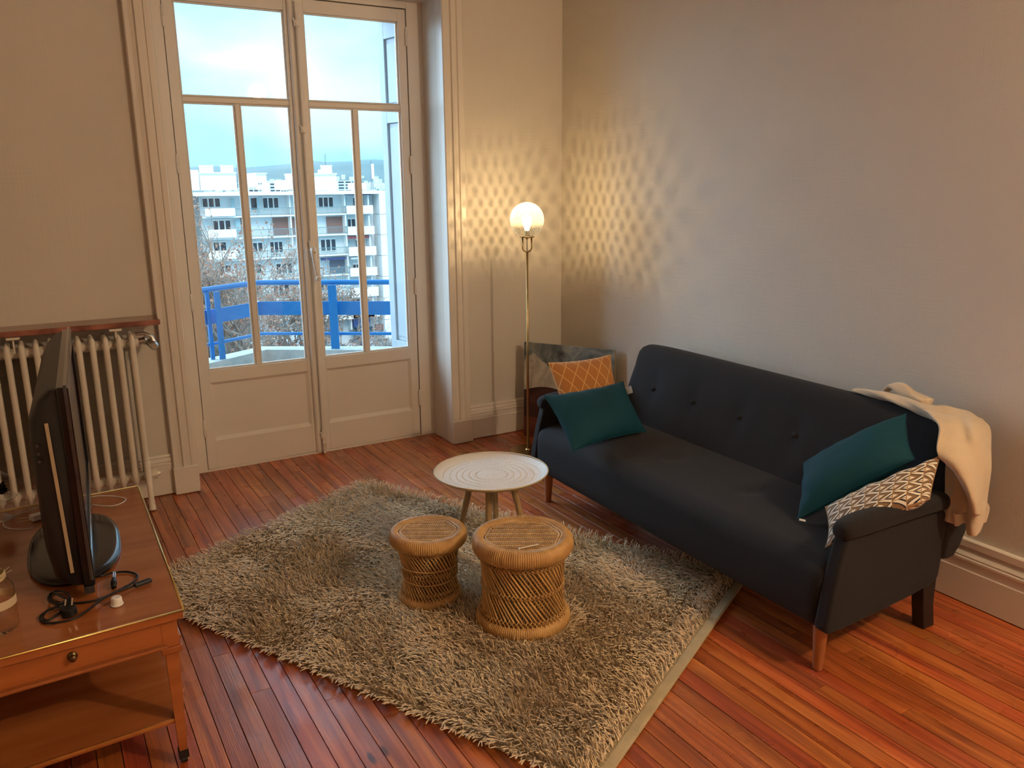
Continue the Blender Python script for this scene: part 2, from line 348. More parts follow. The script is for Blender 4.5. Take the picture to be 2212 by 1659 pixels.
# astragal + espagnolette bolt on right leaf
g=G().prism([(1.404,4.80),(1.404,4.786),(1.412,4.778),(1.426,4.778),(1.434,4.786),(1.438,4.79),(1.47,4.79),(1.474,4.80)],lambda a,b:(a,b,.016),lambda a,b:(a,b,2.618))
obj('astragal',g,M_paint,d2)
rx,ry=1.447,4.772
obj('bolt_rod',G().tube([(rx,ry,.004),(rx,ry,1.17),(rx,ry,1.27),(rx,ry,2.60)],.0085,10),M_paint,d2,angle=50)
g=G().lathe([(0,0),(.011,0),(.011,.045),(.013,.047),(.013,.052),(.011,.054),(.011,.075),(.014,.078),(.014,.084),(.019,.088),(.019,.094),(.013,.098),(.012,.13),(.014,.134),(.012,.14),(0,.14)],(rx,ry,.02),16)
obj('bolt_foot',g,M_paint,d2,angle=50)
for z in (2.49,1.93,.12):
    obj('rod_guide',G().box(rx-.017,rx+.017,ry-.008,4.80,z-.02,z+.012).tube([(rx-.02,ry-.004,z+.02),(rx+.004,ry-.012,z-.03)],[.006,.003],8),M_paint,d2,bevel=.003)
g=G().box(rx-.021,rx+.021,ry-.010,4.80,1.205,1.262).box(rx-.014,rx+.014,ry-.012,4.80,1.262,1.305)
obj('lock_case',g,M_paint,d2,bevel=.003)
obj('keeper_plate',G().box(rx-.034,rx-.021,ry-.002,4.80,1.196,1.268),M_paint,d2,bevel=.002)
h=obj('handle',G().tube([(rx+.002,ry-.014,1.255),(rx+.002,ry-.028,1.252),(rx+.003,ry-.034,1.235),(rx+.003,ry-.034,1.205),(rx+.006,ry-.038,1.16),(rx+.011,ry-.044,1.12),(rx+.014,ry-.046,1.105)],[.016,.018,.018,.013,.012,.008,.006],14),M_paint,d2,smooth=True)
g=G().lathe([(0,-.016),(.008,-.015),(.014,-.009),(.016,0),(.014,.009),(.008,.015),(0,.016)],(rx+.016,ry-.048,1.087),16); obj('handle_knob',g,M_paint,h,smooth=True)
g=G().tube([(rx+.002,ry-.05,1.24),(rx+.002,ry-.054,1.24)],.006,10); obj('handle_screw',g,M_brass,h)

# ================================================================== OUTSIDE: SHUTTER, BALCONY
M_shut=mat('white_shutter_paint',(.42,.46,.50),.5,var=.04,scale=4,bump=.1,bscale=20)
M_conc=mat('grey_concrete',(.50,.52,.50),.85,var=.12,scale=14,bump=.5,bscale=30)
M_blue=mat('blue_enamel',(.012,.19,.52),.35,var=.06,scale=6)
sh=thing('shutter',(2.12,5.0,0),'white panelled wooden shutter folded open outside the right door leaf','shutter')
A=Vector((2.150,4.89,0)); Bv=Vector((2.098,5.165,0)); dd=(Bv-A).normalized(); nn=Vector((-dd.y,dd.x,0))
def shp(s,o,z): p=A+dd*s+nn*o; return (p.x,p.y,z)
LN=(Bv-A).length
def sbox(g,s0,s1,o0,o1,z0,z1):
    v=[shp(s,o,z) for z in(z0,z1) for s,o in((s0,o0),(s1,o0),(s1,o1),(s0,o1))]
    g.add(v,[(0,3,2,1),(4,5,6,7),(0,1,5,4),(1,2,6,5),(2,3,7,6),(3,0,4,7)])
for s0,s1 in ((0,.045),(LN-.06,LN)):
    g=G(); sbox(g,s0,s1,-.02,.02,.02,2.66); obj('stile',g,M_shut,sh,bevel=.002)
for z0,z1 in ((.02,.60),(2.0,2.09),(2.50,2.66)):
    g=G(); sbox(g,.045,LN-.06,-.02,.02,z0,z1); obj('rail',g,M_shut,sh,bevel=.002)
for z0,z1 in ((.60,2.0),(2.09,2.50)):
    g=G(); sbox(g,.045,LN-.06,-.008,.006,z0,z1); sbox(g,.062,LN-.078,-.008,.012,z0+.03,z1-.03); obj('panel',g,M_shut,sh,bevel=.004)
sh2=thing('shutter',(.74,5.0,0),'white wooden shutter folded open outside the left door leaf, hidden at the frame','shutter')
obj('shutter_board',G().box(.705,.735,4.89,5.17,.02,2.66),M_shut,sh2)
smesh('balcony_slab',G().box(-.5,4.0,5.2,7.0,-.32,-.02),M_conc,'concrete balcony floor slab')
smesh('door_sill_outside',G().box(.66,2.25,4.87,5.25,-.3,.0),M_conc,'concrete threshold outside the door')
plan=[(-.2,5.2),(.45,5.56),(1.04,5.90),(1.445,6.13),(1.84,5.87),(2.27,5.58),(2.85,5.2)]
def offs(pl,d):
    o=[]
    for i,p in enumerate(pl):
        a=Vector(pl[max(i-1,0)]); b=Vector(pl[min(i+1,len(pl)-1)]); t=(b-a).normalized(); o.append((p[0]-t.y*d,p[1]+t.x*d))
    return o
inn=offs(plan,-.10); ou=offs(plan,.05)
g=G()
for i in range(len(plan)-1):
    q=[inn[i],inn[i+1],ou[i+1],ou[i]]
    g.prism(q,lambda a,b:(a,b,-.32),lambda a,b:(a,b,.45))
smesh('balcony_parapet',g,M_conc,'low pale concrete parapet of the balcony',norm=True)
rlg=thing('balcony_railing',(1.445,6.13,.45),'bright blue metal balcony railing on the concrete parapet','railing')
rp=plan
for i in range(len(rp)-1):
    a,b=rp[i],rp[i+1]
    obj('handrail',G().tube([(*a,.935),(*b,.935)],.019,14),M_blue,rlg,angle=40)
    obj('lower_rail',G().tube([(*a,.555),(*b,.555)],.012,12),M_blue,rlg,angle=40)
    obj('band_plate',G().bar((*a,.745),(*b,.745),.008,.10),M_blue,rlg)
def post(x,y,w,ang):
    g=G(); c,s=math.cos(ang),math.sin(ang)
    g.bar((x-c*.0,y-s*.0,.45),(x,y,.92),w,.012,up=(-s,c,0)); return g
for (x,y,w,a) in ((1.095,5.875,.045,.45),(1.035,5.90,.03,.45),(1.885,5.80,.062,-.6),(.3,5.43,.05,.5),(2.62,5.30,.05,-.5)):
    obj('post',post(x,y-.02,w,a),M_blue,rlg,bevel=.002)

# ================================================================== FAR VIEW
M_street=mat('asphalt',(.22,.25,.28),.9,var=.1)
smesh('ground',G().box(-400,900,7.5,2600,-21,-19),M_street,'street ground far below the balcony')
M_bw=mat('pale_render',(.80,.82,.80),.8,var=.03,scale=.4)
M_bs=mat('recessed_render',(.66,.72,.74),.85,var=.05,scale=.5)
M_gl=mat('dark_window_glass',(.03,.06,.09),.3,var=.3,scale=2,spec=.25)
M_brn=mat('brown_roller_shutter',(.24,.13,.11),.6,var=.05)
M_grs=mat('grey_roller_shutter',(.14,.17,.22),.6,var=.05)
M_nv=mat('navy_awning',(.02,.05,.16),.7); M_rd=mat('red_awning',(.35,.08,.09),.7)
M_rl=mat('grey_blue_balustrade',(.14,.27,.30),.5)
M_sp=mat('blue_grey_shutter',(.30,.50,.56),.6)
YF=105.0
ab=thing('apartment_building',(30,YF,-19),'white seven-storey apartment block with balconies across the street','building')
def wr(x0,y0,x1,y1,Y):  # px rect -> world rect on plane Y
    ym=(y0+y1)/2; xm=(x0+x1)/2
    return aty(x0,ym,Y).x,aty(x1,ym,Y).x,aty(xm,y1,Y).z,aty(xm,y0,Y).z
def fb(name,r,Y,dep,m,parent,**k):
    x0,x1,z0,z1=wr(*r,Y); return obj(name,G().box(x0,x1,Y,Y+dep,z0,z1),m,parent,**k)
XL0=aty(434,430,YF).x; XR0=aty(805,430,YF).x; XG=aty(880,430,YF).x
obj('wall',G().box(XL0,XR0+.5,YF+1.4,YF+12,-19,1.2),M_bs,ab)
fl_h=2.82; top=aty(630,413,YF).z
obj('roof_slab',G().box(XL0-1.2,XR0+.6,YF-1.0,YF+12,top-.45,top-.05),M_bw,ab)
zc=top-.45
slabz=[aty(600,y,YF).z for y in (465,510.5,556,601,646,690)]
for z in slabz: obj('floor_slab',G().box(XL0,XR0,YF,YF+1.5,z-.16,z+.02),M_bw,ab)
def win(r,Y,n=3,par=ab):
    x0,x1,z0,z1=wr(*r,Y); w=obj('window',G().box(x0,x1,Y,Y+.12,z0,z1),M_bw,par)
    pw=(x1-x0)/n
    for i in range(n):
        obj('pane',G().box(x0+i*pw+pw*.14,x0+(i+1)*pw-pw*.12,Y-.05,Y+.02,z0+.12,z1-.22),M_gl,w)
        
YR=YF+1.25
w_list=[(436,425,476,449,3),(459,473,499,498,3),(520,424,559,455,2),(567,424,602,452,3),(687,423,720,450,3),(783,424,797,446,1),(762,424,770,446,1),
 (749,470,768,491,2),(583,519,611,547,3),(692,514,726,543,3),(768,515,776,535,1),(789,512,802,533,1),(545,521,568,546,2),(460,520,490,543,2),
 (596,566,632,592,3),(762,568,776,580,2),(470,570,500,592,2),(540,568,565,592,2),(590,612,625,640,3),(768,605,800,616,3),(470,615,500,640,2),(540,614,565,640,2),
 (690,606,722,628,3),(759,642,790,655,3),(590,658,625,680,3),(470,660,500,682,2),(540,660,565,682,2),(700,650,735,676,3)]
for x0,y0,x1,y1,n in w_list: win((x0,y0,x1,y1),YR,n)
for r,m in (((590,470,625,510),M_brn),((631,470,641,510),M_brn),((706,468,741,505),M_brn),((713,561,747,592),M_grs),((520,468,534,505),M_brn)):
    fb('roller_shutter',r,YR,.12,m,ab)
for r in ((743,429,749,458),(747,474,752,500),(749,520,755,545),(752,565,758,590),(499,428,506,452),(555,426,560,455),(509,474,520,500)):
    fb('shutter_panel',r,YR-.5,.08,M_sp,ab)
for r,m in (((745,417,802,421),M_nv),((752,510,802,515),M_rd),((697,557,747,561.5),M_nv),((759,556,776,560),M_bw)):
    fb('awning',r,YF-.1,.8,m,ab)
for r in ((749,444,806,462),(752,489,809,507),(754,533,813,552),(757,578,815,596),(760,621,818,641),(763,666,820,686),(443,450,508,467),(446,496,511,513),(449,542,514,559),(452,588,517,604),(455,634,520,650)):
    fb('balcony_parapet',r,YF-.6,.2,M_bw,ab)
def balus(x0,x1,k):
    z=slabz[k]; a=aty(x0,460+45.5*k,YF).x; b=aty(x1,460+45.5*k,YF).x
    g=G().box(a,b,YF-.03,YF+.03,z+.88,z+.95).box(a,b,YF-.02,YF+.02,z+.12,z+.16)
    n=int((b-a)/.16)
    for i in range(n+1):
        xx=a+(b-a)*i/n; g.box(xx-.02,xx+.02,YF-.015,YF+.015,z+.02,z+.9)
    tag(obj('balustrade',g,M_rl,ab,norm=False),kind='stuff')
for k,(a,b,c,d) in enumerate(((508,640,660,749),(511,641,662,752),(514,643,664,754),(517,645,666,757),(520,648,668,760),(522,650,670,762))):
    balus(a,b,k); balus(c,d,k)
for px in (626,655,745):
    a=aty(px,430,YF).x; obj('partition_wall',G().box(a-.08,a+.08,YF+.1,YF+1.5,-17,zc),M_bw,ab)
# gable wing at the right
for i,(za,zb) in enumerate(zip([aty(820,y,YF).z for y in (413,463,507,552,597,642,690)],[aty(820,y,YF).z for y in (462.2,506.2,551.2,596.2,641.2,689,760)])):
    obj('gable_panel',G().box(XR0+.55,XG+6,YF-.9,YF+11,zb,za),M_bw,ab)
for k in range(6):
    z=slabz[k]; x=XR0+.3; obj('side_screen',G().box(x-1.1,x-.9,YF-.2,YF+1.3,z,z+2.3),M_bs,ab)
# roof blocks and pots
for r in ((432,374,511,411),(640,376,727,411),(554,375,576,405),(615,389,640,410),(779,395,792,410)):
    fb('roof_block',r,YF+2,5,M_bw,ab)
fb('roof_block',(557,394,567,410),YF+1,.9,M_bw,ab)
for r in ((558.2,395.5,561,398),(563,395.5,566,398)): fb('vent',r,YF+.9,.2,M_grs,ab)
for r in ((432,372,511,375),(640,374,728,377),(553,373,577,375.5)): fb('roof_cap',r,YF+1.7,5.6,M_bs,ab)
for px in (435,440,448,456,481,487,492,500,697,702,708,713):
    w=4; a=aty(px,365,YF+3); top_=aty(px,357,YF+3).z; bz=aty(px,373,YF+3).z
    g=G().lathe([(.32,0),(.26,.1),(.24,top_-bz-.2),(.32,top_-bz-.15),(.32,top_-bz)],(a.x,YF+3,bz),8,cap=True); obj('chimney_pot',g,M_bw,ab)
fb('chimney_stack',(697,366,716,376),YF+2.4,2,M_bw,ab)
fb('antenna_panel',(803,354,808,386),YF+4,.3,M_bw,ab)
for (px,ya,yb) in ((801,347,410),(805,386,410),(702,333,358),(512,355,408)):
    a=aty(px,ya,YF+4.2); b=aty(px+1,yb,YF+4.2); obj('mast',G().tube([a,b],.06,5),M_grs,ab)
fb('shop_fascia',(690,680,810,690),YF-.6,1,M_bw,ab)
for r,m in (((700,695,738,712),M_grs),((764,686,800,706),M_nv),((700,714,730,732),M_gl),((764,708,806,720),M_gl),((812,700,850,712),M_brn)):
    fb('shopfront',r,YF-.3,.5,m,ab)
# left neighbour block
nb=thing('neighbour_building',(16,YF-2,-19),'white gabled end of the neighbouring block at the left glass edge','building')
x0=aty(405,430,YF-2).x; x1=aty(436,430,YF-2).x
obj('wall',G().box(x0-6,min(x1,XL0-1.4),YF-2,YF+9,-19,aty(430,414,YF-2).z),M_bw,nb)
obj('roof_slab',G().box(x0-6,min(x1,XL0-1.4)+.15,YF-2.3,YF+9,aty(430,414,YF-2).z,aty(430,411,YF-2).z),M_bs,nb)
fb('roof_block',(414,367,430,411),YF+1,4,M_bw,nb)
# distant blocks
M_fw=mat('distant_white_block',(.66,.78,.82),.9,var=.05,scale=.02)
k=0
for (px0,py0,px1,py1,Y,lab) in ((536,392,558,415,420,'pale slab block peeping over the roof left of the chimney'),(582,394,606,415,520,'small distant tower right of the square chimney'),(729,390,760,415,480,'distant white tower with stacked floors right of the penthouse'),(606,399,618,415,640,'low distant block beside the small tower'),(765,397,776,413,700,'narrow distant block behind the glazing bar')):
    x0,x1,z0,z1=wr(px0,py0,px1,py1,Y)
    t_=thing('distant_block',((x0+x1)/2,Y,-19),lab,'building')
    obj('wall',G().box(x0,x1,Y,Y+15,-19,z1),M_fw,t_)
    n=max(3,int((z1-z0)/1.6))
    g=G()
    for i in range(n):
        z=z1-(i+.75)*(z1-z0)/n; g.box(x0+(x1-x0)*.08,x0+(x1-x0)*.44,Y-.4,Y-.1,z,z+(z1-z0)/n*.4).box(x0+(x1-x0)*.56,x0+(x1-x0)*.92,Y-.4,Y-.1,z,z+(z1-z0)/n*.4)
    tag(obj('window_bands',g,M_gl,t_),kind='stuff')
# hills
M_hill=mat('wooded_hillside',(.085,.13,.12),.95,var=.25,scale=.004,col2=(.05,.085,.08))
rp_=[(-200,356),(300,362),(418,360),(450,358),(480,359),(510,363),(570,359),(600,356),(625,354),(660,350),(680,347),(695,350),(735,349),(770,347),(785,345),(800,343),(835,346),(900,349),(1100,356),(1500,360),(2300,366)]
P=[]
for j,(Y,fz) in enumerate(((1500,-.0),(2100,.18),(2700,.5),(3200,.8),(3700,1.0),(4300,.7),(5200,.2))):
    rowp=[]
    for i in range(140):
        px=-200+2500*i/139
        for a,b in zip(rp_[:-1],rp_[1:]):
            if a[0]<=px<=b[0]+1: py=a[1]+(b[1]-a[1])*(px-a[0])/(b[0]-a[0]); break
        q=aty(px,py,3700); h=q.z+20
        n_=noise.noise(Vector((q.x*.004,Y*.003,3)))*26+noise.noise(Vector((q.x*.02,Y*.02,3)))*6
        z=-20+h*fz+(n_ if 0<j!=4 else 0)*(.7 if fz<1 else 0)
        rowp.append((q.x*Y/3700,Y,min(z,q.z*Y/3700+1.6 if j<4 else 1e9)))
    P.append(rowp)
smesh('hill',G().grid(P),M_hill,'long wooded ridge on the horizon',smooth=True)
# hillside houses (countless specks)
g=G()
for i in range(420):
    px=random.uniform(440,880); Y=random.uniform(1550,2500); 
    zz=-20+(Y-1500)/1200*70*random.uniform(.3,1.0)
    xx=aty(px,400,Y).x; s=random.uniform(3,8)
    g.box(xx-s,xx+s,Y-8,Y,zz-6,zz+random.uniform(5,9))
tag(obj('hillside_houses',g,M_fw),'scattered pale houses at the foot of the hills','houses',kind='stuff')
# haze filling the valley
hm=bpy.data.materials.new('valley_haze'); hm.use_nodes=True; t=hm.node_tree; t.nodes.clear()
o_=N(t,'ShaderNodeOutputMaterial'); vs=N(t,'ShaderNodeVolumeScatter'); vs.inputs['Color'].default_value=(.46,.86,1,1); vs.inputs['Density'].default_value=1/16000
va=N(t,'ShaderNodeVolumeAbsorption'); va.inputs['Color'].default_value=(.46,.86,1,1); va.inputs['Density'].default_value=1/16000; as_=N(t,'ShaderNodeAddShader'); t.links.new(vs.outputs[0],as_.inputs[0]); t.links.new(va.outputs[0],as_.inputs[1]); t.links.new(as_.outputs[0],o_.inputs['Volume'])
hz=obj('haze',G().box(-2500,6000,700,5600,-18.9,420),hm); tag(hz,'blue valley haze in front of the hills','haze',kind='stuff')

# trees with withered leaves
M_bark=mat('plane_tree_bark',(.34,.28,.24),.85,var=.25,scale=6)
def leafmat():
    m=mat('withered_leaf',(.42,.22,.14),.7,var=.35,scale=1.5,col2=(.20,.12,.09)); return m
M_leaf=leafmat()
def tree(loc,h,spread,label,seed,nl,top_only=-9):
    rs=random.Random(seed); t_=thing('tree',loc,label,'tree',None)
    tg=G(); bg_=G(); tips=[]
    base=Vector(loc)
    pts=[base+Vector((math.sin(z*.3)*.12,math.cos(z*.23)*.1,z)) for z in np.linspace(0,h*.72,8)]
    tg.tube(pts,[.26-.012*i for i in range(8)],8)
    obj('trunk',tg,M_bark,t_,smooth=True)
    zt=base.z+h
    def grow(p,d,L,r,lev):
        q=[p]; dd=d.copy()
        n=4 if lev<3 else 3
        for i in range(n):
            dd=(dd+Vector((rs.uniform(-1,1),rs.uniform(-1,1),rs.uniform(-.3,.6)))*(.14+.05*lev)).normalized()
            if q[-1].z>zt: dd.z=-abs(dd.z)*.3
            q.append(q[-1]+dd*L/n)
            if lev>=3: tips.append((q[-1].copy(),dd.copy()))
        bg_.tube(q,[r*(1-.5*i/n) for i in range(n+1)],5 if lev<2 else 3,cap=False)
        if lev<5:
            k=rs.choice((5,6,6)) if lev<4 else 4
            for i in range(k):
                f=rs.uniform(.3,1); s=q[min(int(f*n),n)]
                a=rs.uniform(0,2*PI); tilt=rs.uniform(.35,.95)
                ax=dd.orthogonal().normalized(); ax.rotate(Matrix.Rotation(a,3,dd))
                nd=(dd*math.cos(tilt)+ax*math.sin(tilt)); nd.z=nd.z*.8+.2; nd.normalize()
                grow(s,nd,L*rs.uniform(.55,.78),max(r*.55,.004),lev+1)
    for i in range(8):
        a=2*PI*i/8+rs.uniform(-.3,.3); s=pts[4+i%4]
        grow(s,Vector((math.cos(a)*spread,math.sin(a)*spread,1)).normalized(),h*.15,.07,1)
    tag(obj('branches',bg_,M_bark,t_,norm=False),kind='stuff')
    lg=G(); rs.shuffle(tips)
    for p,d in tips[:nl]:
        s=rs.uniform(.02,.055); a=Vector((rs.uniform(-1,1),rs.uniform(-1,1),rs.uniform(-1,.3))).normalized()*s; b=a.orthogonal().normalized()*s*.8; c=a.cross(b).normalized()*s*.3
        p=p+Vector((rs.uniform(-.06,.06),rs.uniform(-.06,.06),rs.uniform(-.08,.03)))
        lg.add([p-a*.4,p+b+c,p+a*1.1,p-b+c,p+a*.3-c],[(0,1,4),(1,2,4),(2,3,4),(3,0,4)])
    tag(obj('leaves',lg,M_leaf,t_,norm=False),kind='stuff')
tree((3.75,18.5,-19),20.9,.36,'bare plane tree with brown leaves rising at the left glass edge',3,24000)
tree((6.4,23.0,-19),19.4,.38,'bare plane tree with brown leaves behind the middle of the left leaf',5,20000)
tree((3.4,14.2,-19),16.6,.5,'lower twiggy tree with brown leaves seen under the blue railing',9,2600)
tree((12.4,34.0,-19),15.2,.3,'sparse tree tip with reddish leaves seen through the right leaf',12,1200)
# cars
def car(px,py,Y,m,label,flip=1,ang=0):
    p=aty(px,py,Y); t_=thing('car',(p.x,Y,-19),label,'car')
    prof=[(-2.1,.35),(-2.15,.8),(-1.9,.98),(-1.0,1.05),(-.35,1.45),(.9,1.5),(1.6,1.12),(2.05,1.0),(2.15,.6),(2.1,.35)]
    c,s=math.cos(ang),math.sin(ang)
    def T(u,v,z): u*=flip; return (p.x+u*c-v*s,Y+u*s+v*c,-19+z)
    obj('body',G().prism(prof,lambda a,b:T(a,-.85,b),lambda a,b:T(a,.85,b)),m,t_,bevel=.12)
    obj('side_window',G().prism([(-.95,1.06),(-.35,1.38),(.8,1.42),(1.35,1.1)],lambda a,b:T(a,-.88,b),lambda a,b:T(a,.88,b)),M_gl,t_)
    obj('windscreen',G().prism([(-1.04,1.08),(-.4,1.44),(-.34,1.46),(-.9,1.08)],lambda a,b:T(a,-.7,b),lambda a,b:T(a,.7,b)),M_gl,t_)
    for u in (-1.35,1.3):
        for v in (-.82,.66):
            obj('wheel',G().tube([T(u,v,.33),T(u,v+.16,.33)],.33,14),M_rubber,t_)
M_cw=mat('white_car_paint',(.85,.87,.88),.25,coat=.5); M_cs=mat('silver_car_paint',(.55,.62,.66),.25,.4,coat=.5); M_ck=mat('dark_car_paint',(.05,.07,.1),.25,coat=.5)
car(752,736,98.0,M_cw,'white hatchback parked left of the right glazing bar'); car(822,732,100.8,M_cs,'silver car parked behind the white saloon',-1); car(838,742,93,M_cw,'white saloon parked nearest at the shutter',1); car(735,744,94,M_ck,'dark car parked beside the blue post')
car(676,745,97,M_ck,'dark car mostly hidden behind the blue post'); car(790,728,103.2,M_ck,'dark car between the white hatchback and the silver car')


# ================================================================== RADIATOR AND SHELF
M_marb=mat('red_veined_marble',(.42,.17,.11),.25,var=.3,scale=9,col2=(.12,.03,.025),coat=.3)
o=obj('marble_shelf',G().box(-1.3,.536,4.375,4.561,.948,.975),M_marb,bevel=.004); tag(o,'polished red-brown veined marble shelf above the radiator','shelf')
rd=thing('radiator',(0,4.43,0),'cream cast-iron column radiator under the marble shelf','radiator')
ZT,ZB=.862,.165
for i in range(17):
    x=.398-.0587*i; g=G()
    for j,y in enumerate((4.372,4.425,4.478)):
        w=.0145 if j==0 else .013
        g.tube([(x,y,ZB-.03),(x,y,ZB+.03),(x,y,ZB+.06),(x,y,ZT-.06),(x,y,ZT+.0),(x,y+(.004 if j==0 else 0),ZT+.035),(x,y+.012*(1-j),ZT+.052)],[.012,w,w,w,w,.013,.006],10)
    for z in (ZB,ZT): g.tube([(x,4.372,z),(x,4.478,z)],.019,10)
    obj('column',g,M_white,rd,smooth=True)
    if i<16:
        for z in (ZB,ZT): pass
for z in (ZT,ZB): obj('header',G().tube([(-.56,4.43,z),(.43,4.43,z)],.025,14),M_white,rd,smooth=True)
obj('foot',G().tube([(.398,4.352,ZB+.1),(.398,4.348,.06),(.398,4.340,.012),(.398,4.338,.003)],[.014,.014,.017,.02],10),M_white,rd,smooth=True)
obj('foot',G().tube([(-.50,4.36,ZB+.1),(-.50,4.345,.05),(-.50,4.335,.003)],[.014,.015,.02],10),M_white,rd,smooth=True)
obj('end_plug',G().tube([(.42,4.43,ZB),(.447,4.43,ZB),(.449,4.43,ZB),(.462,4.43,ZB)],[.026,.03,.016,.014],8),M_white,rd,angle=40)
for x in (.33,-.10):
    obj('bracket',G().box(x-.028,x+.028,4.36,4.40,.936,.947).box(x-.004,x+.004,4.372,4.38,.87,.936),M_white,rd,bevel=.002)
vg=G().tube([(.42,4.43,ZT),(.455,4.43,ZT+.004),(.462,4.43,ZT+.004),(.468,4.43,ZT+.004),(.49,4.43,ZT-.004)],[.018,.018,.024,.016,.016],10)
vg.tube([(.42,4.40,ZT+.045),(.455,4.39,ZT+.048),(.49,4.38,ZT+.03),(.50,4.375,ZT+.0)],.010,8)
v=obj('valve',vg,M_steel,rd,angle=45)
obj('valve_knob',G().tube([(.482,4.44,ZT-.006),(.493,4.36,ZT-.012),(.494,4.352,ZT-.013),(.495,4.340,ZT-.014)],[.020,.022,.022,.013],16),M_steel,v,angle=45)

# ================================================================== RUG
ru=Vector((.881,.473,0)); rv=Vector((-.454,.891,0)); RB=Vector((1.138,1.511,0)); RLu,RLv=1.47,2.16
M_back=mat('rug_backing',(.42,.33,.20),.9,bump=.4,bscale=200)
M_bind=mat('cream_binding_tape',(.52,.43,.27),.8,var=.08,scale=20,bump=.4,bscale=300)
def rugp(a,b,z): p=RB+ru*a+rv*b; return (p.x,p.y,z)
rug=thing('shaggy_rug',RB+ru*RLu/2+rv*RLv/2,'large beige long-pile shaggy rug on the plank floor','rug')
obj('backing',G().prism([(0.02,.03),(RLu-.02,.03),(RLu-.02,RLv-.03),(0.02,RLv-.03)],lambda a,b:rugp(a,b,.001),lambda a,b:rugp(a,b,.012)),M_back,rug)
obj('binding',G().prism([(0.0,.0),(RLu,.0),(RLu,.038),(0.0,.038)],lambda a,b:rugp(a,b,.001),lambda a,b:rugp(a,b,.015)),M_bind,rug,bevel=.006)
STOOLS=[(1.222,2.745,.128),(1.452,2.41,.182)]; TABLE=(1.60,2.91); 
def pilemat():
    m=mat('silky_beige_yarn',(.94,.74,.48),.38,var=.15,scale=3.5,sheen=.3,spec=.7,col2=(.78,.56,.35)); return m
def pile():
    n=34000
    a=rng.uniform(.012,RLu-.012,n); b=rng.uniform(.038,RLv-.02,n)
    base=np.array(RB)[None]+a[:,None]*np.array(ru)+b[:,None]*np.array(rv); base[:,2]=.012
    keep=np.ones(n,bool)
    for x,y,r in STOOLS: keep&=np.hypot(base[:,0]-x,base[:,1]-y)>r-.005
    base=base[keep]; a=a[keep]; b=b[keep]; n=len(base)
    fld=np.array([noise.noise(Vector((p[0]*3.2,p[1]*3.2,1.7))) for p in base]); f2=np.array([noise.noise(Vector((p[0]*3.2,p[1]*3.2,9.7))) for p in base])
    f3=np.array([noise.noise(Vector((p[0]*14,p[1]*14,4.7))) for p in base])
    ang=PI*1.02+fld*2.0+f3*1.1+rng.normal(0,.55,n)
    tilt=np.clip(.95+f2*.7+rng.normal(0,.25,n),.2,1.35)
    # strands at the long front-left edge splay outwards
    ed=np.exp(-(a/.035)); out=np.arctan2(-ru.y,-ru.x)+rng.normal(0,.35,n)
    w=ed>.35; ang[w]=out[w]; tilt[w]=rng.uniform(1.0,1.42,w.sum())
    top=(RLu-a)<.03; ang[top]=np.arctan2(ru.y,ru.x)+rng.normal(0,.6,top.sum()); 
    low=b<.09; ang[low]=np.arctan2(rv.y,rv.x)+rng.normal(0,.6,low.sum())
    L=rng.uniform(.032,.055,n)
    for x,y,r in STOOLS:
        dd=np.hypot(base[:,0]-x,base[:,1]-y); k=dd<r+.035
        ang[k]=np.arctan2(base[k,1]-y,base[k,0]-x)+rng.normal(0,.5,k.sum()); L[k]*=.8
    dx,dy=np.cos(ang),np.sin(ang); sx_,sy_=-dy,dx
    cur=rng.normal(0,.35,n); V=np.zeros((n,12,3)); rad=rng.uniform(.0019,.0027,n)
    pos=base.copy(); 
    for k in range(4):
        u=k/3; th=tilt*(.25+.95*u); 
        if k>0:
            pos=pos+ (L/3)[:,None]*np.stack([np.sin(th)*(dx+sx_*cur*u),np.sin(th)*(dy+sy_*cur*u),np.cos(th)*.9],1)
            pos[:,2]=np.maximum(pos[:,2],.006)
        rr=rad*(1 if k<3 else .75)
        for j in range(3):
            q=2*PI*j/3
            V[:,k*3+j]=pos+ (rr*math.cos(q))[:,None]*np.stack([sx_,sy_,0*dx],1)+(rr*math.sin(q))[:,None]*np.stack([dx*np.cos(th),dy*np.cos(th),np.sin(th)+0*dx],1)*1.0
    fq=[]
    for k in range(3):
        for j in range(3): fq.append((k*3+j,k*3+(j+1)%3,(k+1)*3+(j+1)%3,(k+1)*3+j))
    fq=np.array(fq); F=(fq[None]+np.arange(n)[:,None,None]*12).reshape(-1)
    me=bpy.data.meshes.new('pile'); me.vertices.add(n*12); me.vertices.foreach_set('co',V.reshape(-1))
    nf=n*9; me.loops.add(nf*4); me.loops.foreach_set('vertex_index',F.astype(np.int32)); me.polygons.add(nf)
    me.polygons.foreach_set('loop_start',np.arange(0,nf*4,4,dtype=np.int32)); me.polygons.foreach_set('loop_total',np.full(nf,4,np.int32))
    me.update(calc_edges=True); me.materials.append(pilemat()); me.shade_smooth()
    o=bpy.data.objects.new('pile',me); COL.objects.link(o); o.parent=rug; o.matrix_parent_inverse=rug.matrix_basis.inverted(); o['kind']='stuff'
pile()

